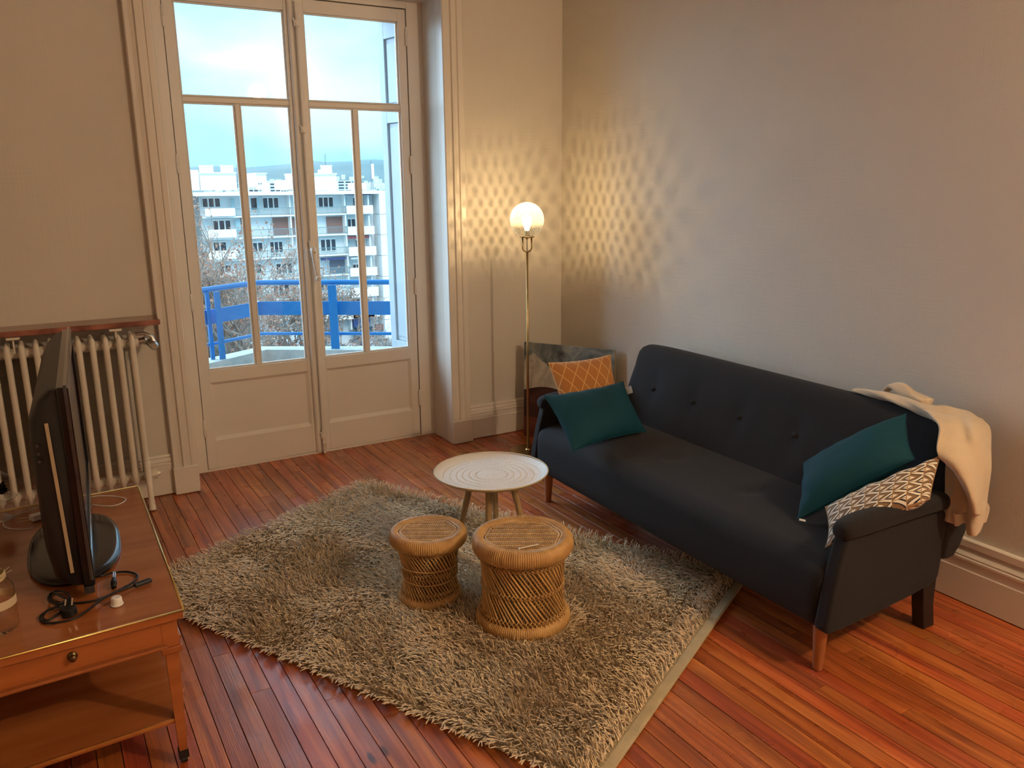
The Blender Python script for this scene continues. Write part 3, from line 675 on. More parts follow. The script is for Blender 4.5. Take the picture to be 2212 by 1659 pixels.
# ================================================================== WICKER STOOLS
M_cane=mat('golden_cane',(.68,.42,.16),.42,var=.22,scale=7,rand=.22,spec=.5,col2=(.46,.24,.08))
M_rope=mat('wound_straw_rope',(.66,.40,.15),.5,var=.15,scale=18,bump=.12,bscale=400,col2=(.46,.25,.085))
def stool(x,y,H,rtop,rtube,rbot,rbt,nc,label,seed,z0,extra):
    rs=random.Random(seed); t_=thing('wicker_stool',(x,y,0),label,'stool','nesting cane and rope stools')
    def ring(name,zc,R0,rt,flat=1.0,wob=0):
        n=int(2*PI*R0/.0072)*3; m=14; vs=[];fs=[]
        for i in range(n):
            a=2*PI*i/n; k=(1,.985,.87)[i%3]
            if wob and (i//3)%rs.choice((17,23,29))==0: k*=.97
            for j in range(m):
                b=2*PI*j/m; r=R0+rt*k*math.cos(b); vs.append((x+r*math.cos(a),y+r*math.sin(a),zc+rt*k*flat*math.sin(b)))
        for i in range(n):
            for j in range(m): fs.append((i*m+j,((i+1)%n)*m+j,((i+1)%n)*m+(j+1)%m,i*m+(j+1)%m))
        g=G(); g.add(vs,fs); return obj(name,g,M_rope,t_,smooth=True,norm=False)
    zt=z0+H-rtube*1.35; ring('rim',zt,rtop-rtube,rtube,1.35,1); zb=z0+rbt*1.1
    ring('base_ring',zb,rbot-rbt,rbt,1.15,1)
    ra=rtop-rtube*1.0; rb=rbot-rbt*.75; rm=min(ra,rb)*.92
    def pt_(u,a,off): # u 0 top..1 bottom
        r=(ra*(1-u)**2+2*u*(1-u)*(2*rm-(ra+rb)/2)+rb*u*u)+off
        return (x+r*math.cos(a),y+r*math.sin(a),zt-rtube*.3+(zb-zt)*u)
    tw=R(72); cr_=.0036
    me0=None
    for i in range(nc):
        a0=2*PI*i/nc+rs.uniform(-.012,.012)
        g=G().tube([pt_(u,a0+tw*u,rs.uniform(-.001,.001)) for u in (0,.2,.4,.6,.8,1)],cr_*rs.uniform(.85,1.15),6,cap=False)
        obj('cane',g,M_cane,t_,smooth=True,norm=False)
    g=G()
    for i in range(nc):
        a0=2*PI*(i+.5)/nc
        g.tube([pt_(u,a0-tw*u,-.013) for u in (0,.2,.4,.6,.8,1)],cr_,5,cap=False)
    tag(obj('inner_canes',g,M_cane,t_,smooth=True,norm=False),kind='stuff')
    for uu in ((.13,.50,.84) if not extra else (.12,.80)):
        g=G()
        for i in range(nc):
            a=2*PI*i/nc+tw*uu; da=2*PI/nc
            g.tube([pt_(uu-.025,a-da*.15,.0035),pt_(uu,a+da*.35,.0065),pt_(uu+.03,a+da*.9,.003)],.0022,5)
            g.tube([pt_(uu+.02,a-da*.2,.002),pt_(uu,a+da*.25,.006),pt_(uu-.03,a+da*.75,.002)],.0022,5)
        tag(obj('twisted_binding',g,M_rope,t_,smooth=True,norm=False),kind='stuff')
    if extra:
        for uu,dz in ((.42,.02),(.60,-.03)):
            obj('wrapped_cord',G().tube([pt_(uu+dz*math.sin(a*1.0+.5),a,.007) for a in np.linspace(0,2*PI,60,endpoint=False)],.0026,6,closed=True),M_rope,t_,smooth=True,norm=False)
        g=G()
        for i in range(nc):
            a=2*PI*i/nc; da=2*PI/nc
            g.tube([pt_(.47,a,.004),pt_(.51,a+da*.6,.006)],.0022,5).tube([pt_(.56,a,.004),pt_(.52,a+da*.6,.006)],.0022,5)
        tag(obj('twisted_binding',g,M_rope,t_,smooth=True,norm=False),kind='stuff')
    # splayed rope tails above the base ring
    g=G()
    for i in range(nc):
        a=2*PI*i/nc+tw*.9
        for s in (-1,1):
            g.tube([pt_(.86,a,.003),pt_(.95,a+s*.03,.012),(x+(rbot-.006)*math.cos(a+s*.045),y+(rbot-.006)*math.sin(a+s*.045),zb+rbt*.3)],.0024,5,cap=False)
    tag(obj('rope_tails',g,M_rope,t_,smooth=True,norm=False),kind='stuff')
    # woven seat
    rs_=rtop-2*rtube+.006; zs=zt+rtube*.72
    seat=obj('seat_disc',G().lathe([(0.001,zs-.010),(rs_,zs-.010),(rs_,zs-.003),(0.001,zs-.003)],(x,y,0),40),mat('dark_cane_gap',(.14,.06,.02),.7),t_)
    g=G(); p=.0078; lr=.0175; nrow=int(2*rs_/lr)
    for j in range(-nrow//2-1,nrow//2+2):
        v_=j*lr; sgn=1 if j%2 else -1
        k=int(2*rs_/p)
        for i in range(-k//2-1,k//2+2):
            u_=i*p+(j%4)*p*.25
            if math.hypot(u_,v_)>rs_-.009: continue
            d1,d2=.0066*sgn,.0098
            P=[]
            for s,hh in ((-1,-.002),(-.4,.0045),(.4,.0045),(1,-.002)):
                P.append((x+(u_+d1*s)*math.cos(-.53)-(v_+d2*s)*math.sin(-.53),y+(u_+d1*s)*math.sin(-.53)+(v_+d2*s)*math.cos(-.53),zs-.001+hh))
            g.tube(P,[.0018,.0028,.0028,.0018],5,cap=False)
    tag(obj('herringbone_weave',g,M_rope,t_,smooth=True,norm=False),kind='stuff')
    for off,z_ in ((0,.004),(-.011,.002)):
        P=[]
        for k in range(96):
            a=2*PI*k/96; oc=1-.022*(1+math.cos(8*a))
            P.append((x+(rs_+.004+off)*oc*math.cos(a),y+(rs_+.004+off)*oc*math.sin(a),zs+z_+.0012*math.cos(k*PI)))
        obj('seat_braid',G().tube(P,[.0052 if k%2 else .0040 for k in range(96)],6,closed=True),M_rope,t_,smooth=True,norm=False)
    return zs
stool(*STOOLS[0][:2],.300,.154,.022,.128,.019,50,'smaller left wicker stool with two cords wound round its waist',1,.004,True)
zst=stool(*STOOLS[1][:2],.353,.190,.026,.180,.023,60,'larger right wicker stool with flat herringbone seat and thick straw rim',2,.004,False)
p0=atz(1121,1185,zst+.008); p1=atz(1163,1176,zst+.008)
o=obj('clay_pipe_stick',G().tube([p0,p1],.0028,8).tube([p0,p0+Vector((-.004,-.010,0))],.0032,8),mat('ivory_plastic',(.75,.68,.55),.4),smooth=False); tag(o,'thin ivory stick with bent tip lying on the larger wicker stool','stick'); o.name='small_stick'

# ================================================================== WHITE TRAY TABLE
M_tray=mat('white_embossed_enamel',(.78,.75,.71),.5,var=.02,scale=4)
M_oak=mat('pale_oak',(.52,.34,.16),.5,var=.2,scale=3,stretch=(8,8,1),bump=.1,bscale=30)
tt=thing('tray_table',(TABLE[0],TABLE[1],0),'round white embossed tray table on four pale oak legs','side table')
tx,ty,tz=TABLE[0],TABLE[1],.402; Rr=.243
nr,na=110,400; P=[]
bands=[(.010,.060,'l',6),(.062,.075,'d',36),(.078,.090,'l',2),(.092,.101,'d',60),(.104,.118,'l',2),(.121,.130,'d',72),(.133,.143,'l',2),(.146,.156,'d',84),(.160,.170,'l',2),(.173,.186,'d',64),(.19,.2,'l',1),(.202,.212,'d',80)]
for i in range(nr+1):
    r=Rr*i/nr; base=0 if r<.195 else .020*((r-.195)/(Rr-.195))**1.5
    row=[]
    for j in range(na+1):
        a=2*PI*j/na; d=0
        for r0_,r1_,k,n_ in bands:
            if r0_<=r<=r1_:
                s=math.sin(PI*(r-r0_)/(r1_-r0_))
                if k=='d': d=.0032*s*max(0,math.cos(n_*a))**.6
                else: d=.0012*abs(math.sin(PI*n_*(r-r0_)/(r1_-r0_)))
        row.append((tx+r*math.cos(a),ty+r*math.sin(a),tz+base+d))
    P.append(row)
obj('tray_surface',G().grid(P),M_tray,tt,smooth=True)
M_rimg=mat('tray_underside',(.62,.50,.30),.5)
obj('tray_rim',G().lathe([(.001,tz-.006),(.19,tz-.006),(.225,tz+.004),(Rr+.002,tz+.018),(Rr+.003,tz+.021),(Rr+.001,tz+.023),(Rr-.003,tz+.021)],(tx,ty,0),96),M_rimg,tt,smooth=True)
obj('leg_mount',G().lathe([(.001,tz-.007),(.10,tz-.007),(.10,tz-.022),(.001,tz-.022)],(tx,ty,0),32),M_oak,tt)
for k in range(4):
    a=R(-122+90*k)-R(4)
    c,s=math.cos(a),math.sin(a)
    obj('leg',G().tube([(tx+.085*c,ty+.085*s,tz-.010),(tx+.17*c,ty+.17*s,.013)],[.0155,.0105],14),M_oak,tt,angle=50)

# ================================================================== SOFA
def fabric(name,col,c2):
    m=mat(name,col,.85,var=.1,scale=420,col2=c2,sheen=.04,bump=.35,bscale=500,spec=.3); return m
M_fab=fabric('charcoal_wool_blend',(.019,.0165,.019),(.009,.0078,.0095))
M_legs=mat('varnished_beech_leg',(.46,.16,.05),.35,var=.15,scale=4,stretch=(6,6,1))
SO=Vector((2.085,1.560,0)); SL=1.885
def S(u,d,z): return Vector((SO.x+d*.9996+u*.0268,SO.y-d*.0268+u*.9996,z))
sofa=thing('sofa',S(SL/2,.4,0),'dark charcoal button-tufted three-seat sofa with beech front legs against the right wall','sofa')
def dimple(u,z,pts,r=.07,dep=.018):
    return sum(-dep*math.exp(-((u-a)**2+(z-b)**2)/(r*r)*3.2) for a,b in pts)
# seat slab: profile swept along u with dimples on top
seat_btn=[(SL-.32,.27),(SL-.80,.27),(SL-1.27,.27),(SL-1.60,.27)]
prof=[]
n_=10
for i in range(n_+1):
    t=i/n_; prof.append((.50-.42*t,.405+.012*math.sin(PI*min(1,t*1.0))))
for i in range(1,9):
    a=PI/2*i/8; prof.append((.08-.078*math.sin(a),.325+.08*math.cos(a)))
prof+= [(.0,.28),(.002,.23),(.008,.185),(.022,.168),(.05,.166),(.30,.166),(.50,.166)]
U=np.linspace(.038,SL-.038,90); P=[]
for u in U:
    row=[]
    e=min(u-.038,SL-.038-u); ef=1 if e>.03 else math.sqrt(max(0,1-(1-e/.03)**2))
    for d,z in prof:
        zz=z; 
        if z>.40: zz+=dimple(u,d,[(a,.27) for a,b in seat_btn],.075,.016)
        zz=.286+(zz-.286)*(.94+.06*ef); dd=.03+(d-.03)*(1 if d>.03 else (.6+.4*ef))
        row.append(S(u,dd,zz))
    P.append(row)
g=G().grid(P); nb_=len(prof)
g.f.append(tuple(range(nb_))); g.f.append(tuple(len(g.v)-nb_+i for i in range(nb_))[::-1])
seat=obj('seat',g,M_fab,sofa,smooth=True)
for u,d in seat_btn:
    obj('seat_button',G().lathe([(0,-.002),(.009,-.001),(.0115,-.004),(.011,-.009)],S(u,d,.4035),12),M_fab,seat,smooth=True)
# back
bp_=[(.515,.385),(.545,.44),(.585,.52),(.622,.60),(.648,.67),(.664,.715),(.682,.748),(.71,.768),(.735,.773),(.762,.762),(.782,.735),(.788,.70),(.780,.63),(.760,.54),(.738,.46),(.72,.38),(.685,.32),(.645,.285),(.60,.282),(.575,.30)]
back_btn=[(SL-.215,.565),(SL-.525,.565),(SL-.84,.565),(SL-1.165,.565),(SL-1.50,.565)]
U=np.linspace(.0,SL,100); P=[]
for u in U:
    e=min(u,SL-u); ef=1 if e>.06 else math.sqrt(max(0,1-(1-e/.06)**2))
    crn=math.exp(-e/.10)
    row=[]
    for i,(d,z) in enumerate(bp_):
        cd_,cz=.69,.53
        k=.86+.14*ef
        dd=cd_+(d-cd_)*(.80+.20*ef); zz=cz+(z-cz)*(.965+.035*ef) - (.018*crn if z>.6 else 0)
        if i<8: dd-=dimple(u,z,back_btn,.085,.020)*1.0
        row.append(S(u,dd,zz))
    row.append(row[0]); P.append(row)
g=G().grid(P); nb_=len(bp_)+1
g.f.append(tuple(range(nb_-1))); g.f.append(tuple(len(g.v)-nb_+i for i in range(nb_-1))[::-1])
back=obj('backrest',g,M_fab,sofa,smooth=True)
for u,z in back_btn:
    d=.6085-.002; c=S(u,d,z)
    m4=Matrix.Translation(c)@Matrix.Rotation(R(-65),4,'Y')
    obj('back_button',G().lathe([(0,.004),(.008,.003),(.0115,-.001),(.011,-.008)],(0,0,0),12).xf(m4),M_fab,back,smooth=True)
# side panels with rolled arms
sp_=[(-.010,.185),(.008,.30),(.028,.40),(.055,.50),(.55,.50),(.575,.47),(.572,.30),(.565,.235),(.52,.212),(.40,.196),(.22,.180),(.08,.170),(.01,.170)]
for s,u0,u1,lab in ((0,-.012,.040,None),(1,SL-.040,SL+.012,None)):
    obj('side_panel',G().prism(sp_,lambda a,b:S(u0,a,b),lambda a,b:S(u1,a,b)),M_fab,sofa,bevel=.012,seg=3,angle=50)
    # arm pad: lofted sections along d
    secs=[]; uc=(u0+u1)/2+(-.004 if s==0 else .004)
    sg=-1 if s==0 else 1
    for d,zc,hw,hh in ((.040,.515,.016,.014),(.044,.517,.028,.024),(.062,.520,.036,.031),(.10,.524,.040,.035),(.17,.526,.042,.037),(.26,.527,.041,.035),(.38,.527,.040,.034),(.48,.528,.040,.034),(.535,.526,.040,.034),(.56,.522,.034,.030),(.568,.52,.018,.016)):
        row=[]
        for k in range(16):
            a=2*PI*k/16; cx_=math.copysign(abs(math.cos(a))**.75,math.cos(a)); sz_=math.copysign(abs(math.sin(a))**.8,math.sin(a))
            row.append(S(uc+hw*cx_,d,zc+hh*sz_))
        row.append(row[0]); secs.append(row)
    g=G().grid(secs); g.f.append(tuple(range(16))); g.f.append(tuple(len(g.v)-17+i for i in range(16))[::-1])
    obj('arm_pad',g,M_fab,sofa,smooth=True)
def fleg(u,d,du,dd):
    g=G(); top=S(u,d,.186); bot=S(u+du,d+dd,.002)
    return g.tube([bot,bot+Vector((0,0,.004)),top],[.015,.0165,.0265],16)
obj('leg',fleg(.055,.050,-.003,-.002),M_legs,sofa,angle=50); obj('leg',fleg(SL-.075,.058,.006,.0),M_legs,sofa,angle=50)
for u in (.06,SL-.09):
    g=G(); t_=[(.545,.24),(.625,.32),(.625,.10),(.645,.002),(.585,.002),(.565,.10)]
    g.prism(t_,lambda a,b:S(u-.028,a,b),lambda a,b:S(u+.022,a,b))
    tag(obj('leg',g,M_blackm,sofa,bevel=.004),'black rear leg')

# ================================================================== CUSHIONS
def cushion(name,c,T,m,label,cat='cushion',seed=0,nrm=None,wr=.006,n=36,pin=.035,pw=2.4,bend=0,group=None,tassel=False):
    c=[Vector(p) for p in c]; ctr=sum(c,Vector())/4
    nn=(c[1]-c[0]).cross(c[3]-c[0]).normalized() if nrm is None else Vector(nrm).normalized()
    t_=thing(name,tuple(ctr-Vector((0,0,.1))),label,cat,group)
    eu=((c[1]-c[0])+(c[2]-c[3])).normalized(); ev=((c[3]-c[0])+(c[2]-c[1])).normalized()
    def base(s,t):
        p=c[0]*(1-s)*(1-t)+c[1]*s*(1-t)+c[2]*s*t+c[3]*(1-s)*t
        p+=ev*(pin*(4*s*(1-s))*(1-2*t)*abs(1-2*t)**1.5)+eu*(pin*(4*t*(1-t))*(1-2*s)*abs(1-2*s)**1.5)
        p+=nn*(bend*(4*s*(1-s)))
        return p
    vs=[];uv=[]
    def side(sg):
        P=[]
        for i in range(n+1):
            row=[]
            for j in range(n+1):
                s=.5-.5*math.cos(PI*i/n); t=.5-.5*math.cos(PI*j/n)
                h=max(0,(1-abs(2*s-1)**pw)*(1-abs(2*t-1)**pw))**.55
                p=base(s,t); ed=1-min(1,4*min(s,1-s,t,1-t))
                w=noise.noise(Vector((p.x*22+seed,p.y*22,p.z*22)))*wr*(.3+ed)*(h**.5)+noise.noise(Vector((p.x*7+seed,p.y*7,p.z*7)))*wr*.8*h
                row.append(p+nn*(sg*(T/2*h)+w*1.5))
            P.append(row)
        return P
    A_,B_=side(1),side(-1)
    g=G().grid(A_).grid([r_[::-1] for r_ in B_])
    me=bpy.data.meshes.new('cover'); me.from_pydata(g.v,[],g.f); me.update()
    ul=me.uv_layers.new(name='uv'); N1=(n+1)*(n+1)
    lu=(c[1]-c[0]).length; lv=(c[3]-c[0]).length
    for lp in me.loops:
        k=lp.vertex_index; b_=k>=N1; k%=N1; i,j=divmod(k,n+1)
        if b_: j=n-j
        s=.5-.5*math.cos(PI*i/n); t=.5-.5*math.cos(PI*j/n); ul.data[lp.index].uv=(s*lu,t*lv)
    fixn(me); me.materials.append(m); me.shade_smooth()
    o=bpy.data.objects.new('cover',me); COL.objects.link(o); o.parent=t_; o.matrix_parent_inverse=t_.matrix_basis.inverted()
    ws=[A_[i][0] for i in range(n+1)]+[A_[n][j] for j in range(1,n+1)]+[A_[i][n] for i in range(n-1,-1,-1)]+[A_[0][j] for j in range(n-1,0,-1)]
    obj('seam',G().tube(ws,.0022,5,closed=True),m,t_,smooth=True)
    return t_,base
def M_UV(name,build,rough=.8,sheen=.2):
    m=bpy.data.materials.new(name); m.use_nodes=True; t=m.node_tree; b=t.nodes['Principled BSDF']; b.inputs['Roughness'].default_value=rough; b.inputs['Sheen Weight'].default_value=sheen
    uv=N(t,'ShaderNodeUVMap'); uv.uv_map='uv'; sp=N(t,'ShaderNodeSeparateXYZ'); t.links.new(uv.outputs[0],sp.inputs[0])
    def mt(op,a,b_=None,c_=None):
        n=N(t,'ShaderNodeMath',operation=op)
        for i,v in enumerate((a,b_,c_)):
            if v is None: continue
            if isinstance(v,(int,float)): n.inputs[i].default_value=v
            else: t.links.new(v,n.inputs[i])
        return n.outputs[0]
    def mix(f,c1,c2):
        n=N(t,'ShaderNodeMixRGB'); t.links.new(f,n.inputs[0])
        for i,v in ((1,c1),(2,c2)):
            if isinstance(v,tuple): n.inputs[i].default_value=(*v,1)
            else: t.links.new(v,n.inputs[i])
        return n.outputs[0]
    build(t,b,sp.outputs[0],sp.outputs[1],mt,mix); return m
def teal(t,b,u,v,mt,mix): pass
M_teal=mat('teal_cotton',(.001,.048,.072),.75,var=.06,scale=5,sheen=0,bump=.15,bscale=300,spec=.3)
def orange(t,b,u,v,mt,mix):
    # lozenge lattice with nested chevrons, woven in relief
    p=mt('MULTIPLY',mt('ADD',u,mt('MULTIPLY',v,.58)),1/.063); q=mt('MULTIPLY',mt('SUBTRACT',u,mt('MULTIPLY',v,.58)),1/.063)
    fp=mt('FRACT',p); fq=mt('FRACT',q)
    line=mt('MAXIMUM',mt('LESS_THAN',mt('MINIMUM',fp,mt('SUBTRACT',1,fp)),.045),mt('LESS_THAN',mt('MINIMUM',fq,mt('SUBTRACT',1,fq)),.045))
    par=mt('MODULO',mt('ADD',mt('ABSOLUTE',mt('FLOOR',p)),mt('ABSOLUTE',mt('FLOOR',q))),2)
    chev=mt('LESS_THAN',mt('FRACT',mt('MULTIPLY',mt('MAXIMUM',fp,fq),7)),.35)
    str_=mt('LESS_THAN',mt('FRACT',mt('MULTIPLY',fq,9)),.3)
    sel=mt('LESS_THAN',par,.5)
    inner=mt('ADD',mt('MULTIPLY',sel,chev),mt('MULTIPLY',mt('SUBTRACT',1,sel),mt('MULTIPLY',str_,.7)))
    c=mix(mt('MULTIPLY',inner,.8),(.50,.20,.035),(.26,.075,.010)); c=mix(line,c,(.66,.36,.11))
    t.links.new(c,b.inputs['Base Color'])
    bp=N(t,'ShaderNodeBump'); bp.inputs['Distance'].default_value=.003; bp.inputs['Strength'].default_value=.8
    t.links.new(mt('SUBTRACT',mt('MULTIPLY',line,.5),inner),bp.inputs['Height']); t.links.new(bp.outputs[0],b.inputs['Normal'])
M_or=M_UV('ochre_lozenge_weave',orange)
def geo(t,b,u,v,mt,mix):
    s=1/.044
    # sheared cells like stacked boxes: white/black bands each side of a ridge, brown core
    U_=mt('MULTIPLY',u,s); V_=mt('MULTIPLY',v,s*.9)
    row=mt('FLOOR',V_); U2=mt('ADD',U_,mt('MULTIPLY',row,.5))
    fu=mt('FRACT',U2); fv=mt('FRACT',V_)
    au=mt('ABSOLUTE',mt('SUBTRACT',fu,.5)); k=mt('ADD',au,mt('MULTIPLY',fv,.5))
    st=mt('FRACT',mt('MULTIPLY',k,3.0))
    blk=mt('MULTIPLY',mt('LESS_THAN',st,.42),mt('GREATER_THAN',k,.26))
    core=mt('MULTIPLY',mt('LESS_THAN',k,.40),mt('GREATER_THAN',k,.20))
    edge=mt('LESS_THAN',mt('MINIMUM',mt('SUBTRACT',.5,au),mt('MINIMUM',fv,mt('SUBTRACT',1,fv))),.035)
    c=mix(blk,(.74,.69,.60),(.010,.010,.016)); c=mix(core,c,(.22,.12,.055)); c=mix(edge,c,(.33,.18,.07))
    t.links.new(c,b.inputs['Base Color'])
M_geo=M_UV('geometric_print_cotton',geo)

cushion('cushion',[(2.155,3.15,.45),(2.47,3.10,.43),aty(1318,767,3.36),aty(1185,784,3.37)],.11,M_or,'ochre square cushion woven with lozenges, leaning on the left sofa arm',seed=3,pin=.012,wr=.003,group=None)
tl,bt=cushion('cushion',[atz(1237,975,.445),atz(1396,932,.44),att(1346,824,4.07),att(1175,855,3.86)],.115,M_teal,'teal oblong cushion with white care label, left end of the sofa',seed=8,pin=.016,wr=.005)
pA=att(1348,838,4.03); pB=att(1357,855,4.02)
M_tag=mat('white_care_label',(.75,.72,.66),.7)
tg=obj('care_label',G().add([att(1348,838,4.04),att(1363,833,4.0),att(1367,848,4.0),att(1353,853,4.03)],[(0,1,2,3)]),M_tag,tl,solid=.0008)
M_ink=mat('grey_ink',(.12,.12,.12),.8)
g=G()
for k,(w0,w1) in enumerate(((.08,.75),(.1,.5),(.1,.6),(.1,.45))):
    a=att(1348,838,4.032);b=att(1363,833,3.992);c=att(1353,853,4.022); dv=(c-a); du=(b-a)
    p=a+dv*(.18+.2*k)+du*w0; q=a+dv*(.18+.2*k)+du*w1
    g.bar(p,q,.0012,.0004)
tag(obj('label_print',g,M_ink,tg),kind='stuff')
cushion('cushion',[att(1723,1122,2.95),att(1736,1000,3.13),att(1957,893,3.02),att(1976,992,2.82)],.155,M_teal,'teal oblong cushion propped diagonally at the right end of the sofa',seed=15,pin=.014,wr=.006,nrm=(-.78,.25,.6))
tw_=obj('care_label',G().add([atz(1726,1124,.432),atz(1740,1127,.43),atz(1740,1123,.432),atz(1727,1120,.434)],[(0,1,2,3)]),M_tag,None,solid=.0008)
tw_.parent=[o for o in bpy.data.objects if o.get('label','').startswith('teal oblong cushion propped')][0]; tw_.matrix_parent_inverse=tw_.parent.matrix_basis.inverted()
cushion('cushion',[att(1783,1183,2.72),att(1783,1095,2.86),att(2030,985,2.76),att(2008,1078,2.69)],.115,M_geo,'geometric black, white and brown printed cushion squeezed against the right arm',seed=22,pin=.01,wr=.010,bend=.015)

# ================================================================== SWEATER OVER THE BACK
M_cl=mat('cream_jersey',(.66,.52,.36),.85,var=.07,scale=8,sheen=.3,bump=.4,bscale=420)
sw=thing('sweater',att(2040,900,2.9),'cream long-sleeved jersey sweater thrown over the right end of the sofa back','sweater')
def sheet(name,rows,par=sw,thick=.007,fold=.006,seed=0,fr=26):
    # rows of control points; smooth by catmull along both directions
    def cr(P,m):
        o=[];n=len(P)
        for i in range(n-1):
            p0=P[max(i-1,0)];p1=P[i];p2=P[i+1];p3=P[min(i+2,n-1)]
            for k in range(m):
                t=k/m; o.append(.5*((2*p1)+(p2-p0)*t+(2*p0-5*p1+4*p2-p3)*t*t+(3*p1-p0-3*p2+p3)*t**3))
        o.append(P[-1]); return o
    R1=[cr([Vector(p) for p in r_],8) for r_ in rows]
    cols=list(zip(*R1)); R2=[cr(list(c_),7) for c_ in cols]; P=[list(r_) for r_ in zip(*R2)]
    nr_,nc_=len(P),len(P[0]); Q=[]
    for i in range(nr_):
        row=[]
        for j in range(nc_):
            p=P[i][j]; a=P[min(i+1,nr_-1)][j]-P[max(i-1,0)][j]; b=P[i][min(j+1,nc_-1)]-P[i][max(j-1,0)]
            n=a.cross(b); n=n.normalized() if n.length>1e-9 else Vector((0,0,1))
            f=noise.noise(Vector((p.x*9+seed,p.y*9,p.z*3)))*fold*1.6+math.sin(j*.55+i*.08+seed+noise.noise(p*fr*.2)*3)*fold*.35
            row.append(p+n*f)
        Q.append(row)
    return obj(name,G().grid(Q),M_cl,par,smooth=True,solid=thick,norm=False)
A=att
# twisted end lying along the top of the back
def roll(name,pts,rad,seed=0,fl=.6):
    g=G(); P=[Vector(p) for p in pts]; m=len(P); rings=[]; K=18
    N_=(m-1)*8+1; 
    for i in range(N_):
        f=i/8; k=min(int(f),m-2); t=f-k
        p0=P[max(k-1,0)];p1=P[k];p2=P[k+1];p3=P[min(k+2,m-1)]
        c=.5*((2*p1)+(p2-p0)*t+(2*p0-5*p1+4*p2-p3)*t*t+(3*p1-p0-3*p2+p3)*t**3); r=rad[k]*(1-t)+rad[k+1]*t
        d=(p2-p1).normalized(); s_=d.cross(Vector((0,0,1))).normalized(); u=s_.cross(d)
        rings.append([c+(s_*math.cos(2*PI*q/K)+u*math.sin(2*PI*q/K)*fl)*r*(1+.16*math.sin(3*2*PI*q/K+i*.25+seed)+.12*noise.noise(Vector((q*.7,i*.12,seed)))) for q in range(K)])
    vs=[q for r_ in rings for q in r_]; fs=[(i*K+q,i*K+(q+1)%K,(i+1)*K+(q+1)%K,(i+1)*K+q) for i in range(N_-1) for q in range(K)]
    fs+= [tuple(range(K))[::-1],tuple((N_-1)*K+q for q in range(K))]
    g.add(vs,fs); return obj(name,g,M_cl,sw,smooth=True)
tp=lambda u,d,z:S(u,d,z)
roll('rolled_sleeve',[tp(.545,.735,.781),tp(.49,.735,.786),tp(.41,.73,.790),tp(.33,.725,.790),tp(.26,.715,.788),tp(.19,.705,.783),tp(.13,.70,.77)],[.008,.022,.032,.034,.036,.042,.045],2,.5)
roll('collar_fold',[tp(.43,.775,.79),tp(.40,.775,.822),tp(.35,.765,.825),tp(.29,.75,.81),tp(.22,.74,.80)],[.012,.022,.03,.034,.03],5,.6)
# body sheet draped over the back and its right end, hanging to the rear
fx=lambda px,py,t:att(px,py,t)
sheet('body',[
 [fx(1985,878,3.04),fx(2020,876,3.06),fx(2060,880,3.06),fx(2097,890,3.0),fx(2122,905,3.0)],
 [fx(2012,905,2.88),fx(2040,905,2.89),fx(2070,908,2.90),fx(2104,912,2.88),fx(2136,923,2.93)],
 [fx(2028,925,2.80),fx(2050,935,2.80),fx(2080,940,2.81),fx(2110,948,2.79),fx(2140,960,2.88)],
 [fx(2024,975,2.76),fx(2050,985,2.74),fx(2082,990,2.74),fx(2112,1000,2.78),fx(2137,1010,2.83)],
 [fx(2048,1000,2.76),fx(2070,1020,2.73),fx(2090,1040,2.72),fx(2116,1050,2.76),fx(2131,1060,2.84)],
 [fx(2082,1040,2.80),fx(2090,1065,2.75),fx(2100,1080,2.72),fx(2118,1085,2.75),fx(2130,1090,2.83)],
 [fx(2090,1085,2.82),fx(2096,1100,2.77),fx(2105,1110,2.74),fx(2118,1112,2.75),fx(2127,1112,2.80)],
],seed=1,fold=.005)
sheet('sleeve',[
 [fx(2088,1080,2.80),fx(2098,1084,2.77),fx(2112,1086,2.76),fx(2128,1082,2.80)],
 [fx(2090,1110,2.80),fx(2100,1113,2.77),fx(2112,1113,2.76),fx(2126,1110,2.79)],
 [fx(2088,1135,2.80),fx(2098,1138,2.77),fx(2110,1137,2.77),fx(2122,1128,2.79)],
 [fx(2092,1154,2.80),fx(2099,1157,2.78),fx(2107,1156,2.78),fx(2114,1148,2.79)]],seed=4,fold=.003)
sheet('hem_flap',[
 [fx(2044,990,2.86),fx(2056,1000,2.84),fx(2070,1010,2.83),fx(2086,1040,2.84)],
 [fx(2042,1040,2.87),fx(2056,1045,2.85),fx(2070,1050,2.83),fx(2090,1070,2.85)],
 [fx(2037,1090,2.87),fx(2052,1094,2.84),fx(2068,1098,2.85),fx(2091,1100,2.86)],
 [fx(2034,1122,2.87),fx(2052,1129,2.84),fx(2068,1132,2.85),fx(2092,1126,2.86)]],seed=7,fold=.006)
sheet('cuff',[
 [fx(2057,1108,2.82),fx(2066,1111,2.81),fx(2078,1109,2.81),fx(2090,1106,2.83)],
 [fx(2060,1124,2.82),fx(2068,1127,2.81),fx(2080,1122,2.81),fx(2090,1121,2.83)],
 [fx(2063,1136,2.82),fx(2070,1136,2.81),fx(2080,1130,2.81),fx(2089,1130,2.83)]],seed=9,fold=.002)
sheet('rear_fold',[
 [fx(2126,1075,2.9),fx(2132,1090,2.92)],[fx(2122,1110,2.9),fx(2135,1100,2.92)],[fx(2118,1130,2.9),fx(2128,1128,2.92)]],seed=11,fold=.002)

